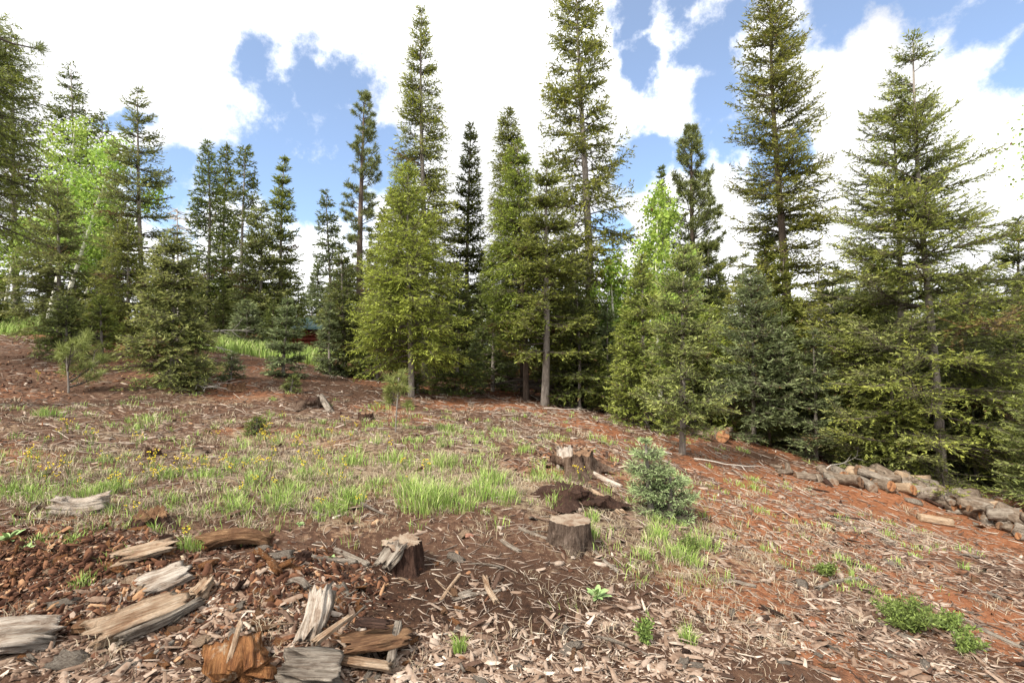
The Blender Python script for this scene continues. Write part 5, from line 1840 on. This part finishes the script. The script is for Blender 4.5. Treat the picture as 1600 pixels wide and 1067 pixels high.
strew(290, lambda a, b, x, y: w_chips(a, b, x, y) * .8, FM, ['weathered', 'brownwood', 'pale', 'charwood'], [.52, .28, .14, .06], .045, .085, 'wood_flake', 'wood flake', 'wood flake', 9, seed=11)
strew(120, lambda a, b, x, y: (gauss(a, b, 300, 960, 330, 90)).clip(.0, 1), FM, ['weathered', 'brownwood', 'pale', 'rotten'], [.3, .25, .2, .25], .05, .10, 'wood_chunk', 'wood chunk', 'wood chunk', 4.5, seed=12, tilt=.4, lift=.5)
strew(60, lambda a, b, x, y: (gauss(a, b, 470, 915, 90, 40) + gauss(a, b, 110, 870, 150, 35)).clip(.0, 1), FM, ['rotten', 'charwood'], [.75, .25], .05, .095, 'rotten_chunk', 'rotten chunk', 'wood chunk', 5, seed=14, tilt=.7, lift=.6)
strew(46, lambda a, b, x, y: sum(gauss(a, b, cx, cy, 45, 11) for cx, cy in ((1250, 742), (1310, 752), (1370, 760), (1440, 776), (1500, 796), (1570, 818))).clip(0, 1), FM, ['weathered', 'brownwood', 'charwood'], [.5, .35, .15], .05, .10, 'wood_chunk', 'bark chunk', 'wood chunk', 13, seed=15, tilt=.5, lift=.6)
strew(190, lambda a, b, x, y: w_twig(a, b, x, y) * .8 + .3 * sstep(900, 1067, b), SM, ['weathered', 'pale', 'brownwood'], [.6, .22, .18], .09, .22, 'stick', 'stick', 'stick', 10, seed=13, tilt=.12, lift=.12)

strew(110, lambda a, b, x, y: (gauss(a, b, 230, 950, 130, 50) + gauss(a, b, 520, 990, 110, 60) + .6 * gauss(a, b, 60, 1020, 90, 40)).clip(0, 1), SM, ['pale', 'weathered', 'brownwood'], [.4, .3, .3], .05, .13, 'wood_splinter', 'splinter', 'splinter', 4, seed=16, tilt=.3, lift=.5)
# ------------------------------------------------------------------ grasses


def grass_mesh(name, roots, hts, rng, mat, tint, width, lean=.35, curl=.5, outdir=None):
    n = len(roots)
    a = rng.uniform(0, 6.28, n)
    d = np.stack([np.cos(a), np.sin(a), 0 * a], -1)
    if outdir is not None:
        d = norm(d * .5 + outdir)
    w = np.stack([-d[:, 1], d[:, 0], 0 * a], -1) * (width * rng.uniform(.6, 1.3, n))[:, None]
    rot = rng.uniform(0, 6.28, n)
    w = np.stack([np.cos(rot), np.sin(rot), 0 * rot], -1) * (width * rng.uniform(.6, 1.3, n))[:, None]
    ln = lean * rng.uniform(.3, 1.4, n)
    m = roots + d * (hts * ln * .35)[:, None] + UP * (hts * .55)[:, None]
    t = roots + d * (hts * (ln + curl * rng.uniform(.1, .8, n)) * .85)[:, None] + UP * (hts * (1 - .35 * ln))[:, None]
    V = np.stack([roots - w * .5 - UP * .01, roots + w * .5 - UP * .01, m + w * .42, m - w * .42, t], 1).reshape(-1, 3)
    b = np.arange(n) * 5
    fs = [np.stack([b, b + 1, b + 2, b + 3], -1), np.stack([b + 3, b + 2, b + 4], -1)]
    tn = np.zeros((n, 5, 3)); tn[..., 0] = tint[:, None]
    tn[:, 4, 0] = np.minimum(tint + .25, 1)
    TRIS[0] += n * 3
    return np_mesh(name, V, fs, mat, tn.reshape(-1, 3))


def clumps(centres, rad, cnt, ht, rng):
    """centres (k,3); returns roots, heights, outward directions"""
    k = np.repeat(np.arange(len(centres)), cnt)
    n = len(k)
    a = rng.uniform(0, 6.28, n); q = rng.uniform(0, 1, n) ** .7
    dx = np.cos(a) * q * rad[k]; dy = np.sin(a) * q * rad[k]
    R = centres[k].copy()
    R[:, 0] += dx; R[:, 1] += dy
    R[:, 2] = ground_z(R[:, 0], R[:, 1])
    h = ht[k] * rng.uniform(.45, 1.15, n) * (1.1 - .35 * q)
    return R, h, np.stack([np.cos(a) * q, np.sin(a) * q, 0 * q], -1), k


rng = np.random.default_rng(21)
BIG = [(660, 790, 46, 52), (690, 780, 30, 45), (640, 770, 30, 40), (765, 755, 30, 38), (750, 775, 28, 36), (690, 728, 34, 32), (550, 722, 34, 26), (615, 722, 34, 28), (720, 795, 30, 30), (790, 782, 26, 30),
       (545, 785, 30, 36), (520, 800, 28, 30), (440, 785, 32, 34), (455, 770, 30, 30), (370, 795, 26, 30), (360, 780, 24, 22), (870, 790, 20, 28), (852, 742, 30, 20), (920, 838, 18, 34), (925, 812, 12, 26),
       (1065, 875, 34, 36), (1100, 855, 30, 28), (1030, 840, 22, 32), (1025, 815, 18, 20), (150, 775, 34, 36), (175, 768, 30, 30), (60, 780, 40, 26), (235, 660, 36, 20), (215, 672, 30, 16), (75, 650, 22, 22),
       (590, 640, 24, 12), (700, 672, 26, 16), (745, 690, 22, 14), (1180, 765, 26, 16), (1180, 752, 20, 12), (1185, 800, 26, 12), (1195, 860, 12, 12), (1350, 920, 24, 16), (1360, 890, 16, 10), (1390, 940, 20, 12),
       (1005, 870, 20, 24), (1430, 870, 10, 10), (718, 1020, 10, 40), (1075, 1005, 14, 38), (130, 915, 18, 26), (60, 850, 26, 18), (115, 850, 16, 22), (300, 860, 20, 34), (820, 705, 20, 18), (640, 690, 26, 12),
       (380, 725, 26, 18), (320, 745, 30, 22), (265, 745, 26, 22), (480, 745, 26, 24), (590, 760, 20, 22), (1000, 770, 20, 20), (940, 690, 26, 16), (20, 770, 30, 24), (865, 685, 30, 14), (1160, 705, 14, 10)]
C, rad, ht, cn = [], [], [], []
for (px, py, r, h) in BIG:
    g = gp(px, py)
    C.append(g); rad.append(r * g[1] / F * .9); ht.append(h * g[1] / F * .82); cn.append(int(40 + r * h * .15))
R, h, od, k = clumps(np.array(C), np.array(rad), np.array(cn), np.array(ht), rng)


def w_grass(px, py, x, y):
    n = fbm(x * 1.3, y * 1.3, seed=41, octaves=3)
    w = .9 * gauss(px, py, 560, 745, 330, 55) + .7 * gauss(px, py, 200, 760, 230, 60) + .35 * gauss(px, py, 300, 670, 300, 45) + .3 * gauss(px, py, 750, 675, 220, 30) + .3 * gauss(px, py, 1060, 840, 90, 70) + .14 * gauss(px, py, 1280, 860, 200, 80)
    w = w * (1 - .9 * gauss(px, py, 860, 715, 70, 25))
    return (w * (1 + 1.5 * n)).clip(.0, 1)


P = scatter_px(rng, 700, w_grass, dmax=12)
R2, h2, od2, _ = clumps(P[:, :3], rng.uniform(.04, .15, len(P)), rng.integers(8, 30, len(P)), rng.uniform(.05, .13, len(P)), rng)
RR = np.concatenate([R, R2]); HH = np.concatenate([h, h2]); OO = np.concatenate([od, od2])
wd = .0022 + .00062 * RR[:, 1]
o = mobj('green_grass', grass_mesh('green_grass', RR, HH, rng, M['grass'], (.56 + .24 * rng.normal(0, 1, len(RR))).clip(0.02, .98), wd, outdir=OO * .8))
tag(o, 'bright green grass tufts across the middle of the clearing', None, None, 'stuff')
P = scatter_px(rng, 1150, lambda a, b, x, y: (w_grass(a, b, x, y) + .16 * gauss(a, b, 1060, 850, 100, 50) + .03 * gauss(a, b, 1150, 930, 300, 90) + .012).clip(0, 1) * sstep(560, 600, b), dmax=13)
R2, h2, od2, _ = clumps(P[:, :3], rng.uniform(.05, .2, len(P)), rng.integers(16, 44, len(P)), rng.uniform(.03, .11, len(P)), rng)
o = mobj('dry_grass', grass_mesh('dry_grass', R2, h2, rng, M['drygrass'], (.5 + .2 * rng.normal(0, 1, len(R2))).clip(0.02, .98), .0016 + .0006 * R2[:, 1], lean=.9, curl=1.3, outdir=od2))
tag(o, 'flattened dry straw-coloured grass between the tufts', None, None, 'stuff')
# meadow strip on the far left
m = 34000
px = rng.uniform(-80, 540, m); D = rng.uniform(14.0, 24, m)
x = (px - 800) / F * D
k = (D > 16.4 - 1.7 * sstep(230, 320, px) + .4 * np.sin(px * .02) + fbm(x * .6, D * .6, seed=51) * .8 - 1.2 * sstep(100, 0, px))
x, D = x[k], D[k]
R2 = np.stack([x, D, ground_z(x, D)], -1)
o = mobj('meadow_grass', grass_mesh('meadow_grass', R2, rng.uniform(.2, .45, len(R2)), rng, M['grass'], (.6 + .16 * rng.normal(0, 1, len(R2))).clip(0, 1), np.full(len(R2), .022), lean=.3, curl=.3))
tag(o, 'strip of fresh green meadow grass behind the left firs', None, None, 'stuff')

# yellow wild flowers, each plant a thing of its own
FMs = []
for i in range(5):
    r_ = np.random.default_rng(800 + i)
    parts, tips = [], []
    for q in range(4):
        a = r_.uniform(0, 6.28); sp = r_.uniform(.02, .07); hh = r_.uniform(.1, .2)
        tip = np.array([math.cos(a) * sp, math.sin(a) * sp, hh])
        parts.append(tube(np.array([[0, 0, -.01], tip * [.4, .4, .6], tip]), [.003, .0025, .002], 3, cap=False)); tips.append(tip)
    st = join_parts(parts)
    bl = []
    for tp in tips:
        for w_ in range(4):
            c = tp + r_.normal(0, .009, 3)
            s_ = r_.uniform(.004, .0075)
            a = np.linspace(0, 6.283, 7)[:-1]
            rim = c + np.stack([np.cos(a) * s_, np.sin(a) * s_, r_.normal(0, .002, 6)], -1)
            j = np.arange(6)
            bl.append((np.concatenate([rim, [c + [0, 0, .006]], [c - [0, 0, .005]]]), [np.concatenate([np.stack([j, (j + 1) % 6, np.full(6, 6)], -1), np.stack([(j + 1) % 6, j, np.full(6, 7)], -1)])]))
    b_ = join_parts(bl)
    FMs.append((np_mesh('stems', st[0], st[1], M['stem']), np_mesh('blossoms', b_[0], b_[1], M['yellow'])))


def w_flower(px, py, x, y):
    return (gauss(px, py, 230, 730, 240, 50) * .8 + gauss(px, py, 520, 740, 90, 50) + .25 * gauss(px, py, 110, 610, 90, 15) + .15 * gauss(px, py, 250, 600, 60, 12) + .08 * gauss(px, py, 950, 790, 60, 30) + .15 * gauss(px, py, 300, 860, 60, 30)).clip(0, 1)


P = scatter_px(rng, 80, w_flower, dmax=10)
for i in range(len(P)):
    zk, zt = zone(P[i, 3], P[i, 4])
    r = empty('yellow_wildflower', P[i, :3], 'small yellow wildflower plant growing %s' % near(P[i, 3], P[i, 4]), 'wildflower', 'yellow wildflowers of the clearing', rng.uniform(0, 6.28))
    a_, b_ = FMs[int(rng.integers(0, 5))]
    mobj('stems', a_, r); mobj('blossoms', b_, r)
    s = rng.uniform(.7, 1.25)
    r.scale = (s, s, s)
for (px, py) in [(222, 596), (205, 602), (230, 606)]:
    pass

# loose stones
STN = []
for i in range(6):
    V, fs = solid(1., rng.uniform(.6, .9), rng.uniform(.4, .6), seed=900 + i, nl=7, na=10, ridge=.06, lump=.35, jag=.06, e=.8)
    s_ = np.linspace(0, 1, 7); prof = np.sin(np.pi * (s_ * .8 + .1)) ** .5
    V[:70, 1:] *= np.repeat(prof, 10)[:, None]
    STN.append(np_mesh('stone', V, fs, simple_mat('stone_%d' % i, [(0.26, .20, .155), (.32, .26, .21), (.24, .12, .08)][i % 3], .9, .3, 10), smooth=False))
P = scatter_px(rng, 34, lambda a, b, x, y: (gauss(a, b, 1000, 880, 400, 110)).clip(0, 1), dmax=8)
for i in range(len(P)):
    zk, zt = zone(P[i, 3], P[i, 4])
    o = mobj('stone', STN[i % 6]); s = rng.uniform(.02, .045) * P[i, 1] ** .4
    o.location = (P[i, 0], P[i, 1], P[i, 2] + s * .12); o.rotation_euler = (rng.uniform(-.3, .3), rng.uniform(-.3, .3), rng.uniform(0, 6.28)); o.scale = (s, s, s)
    tag(o, 'small %s stone lying %s' % (['buff', 'pale', 'rusty'][(i % 6) % 3], near(P[i, 3], P[i, 4])), 'stone', 'small %s stones of the clearing' % ['buff', 'pale', 'rusty'][(i % 6) % 3])
print('TRIS', TRIS[0])
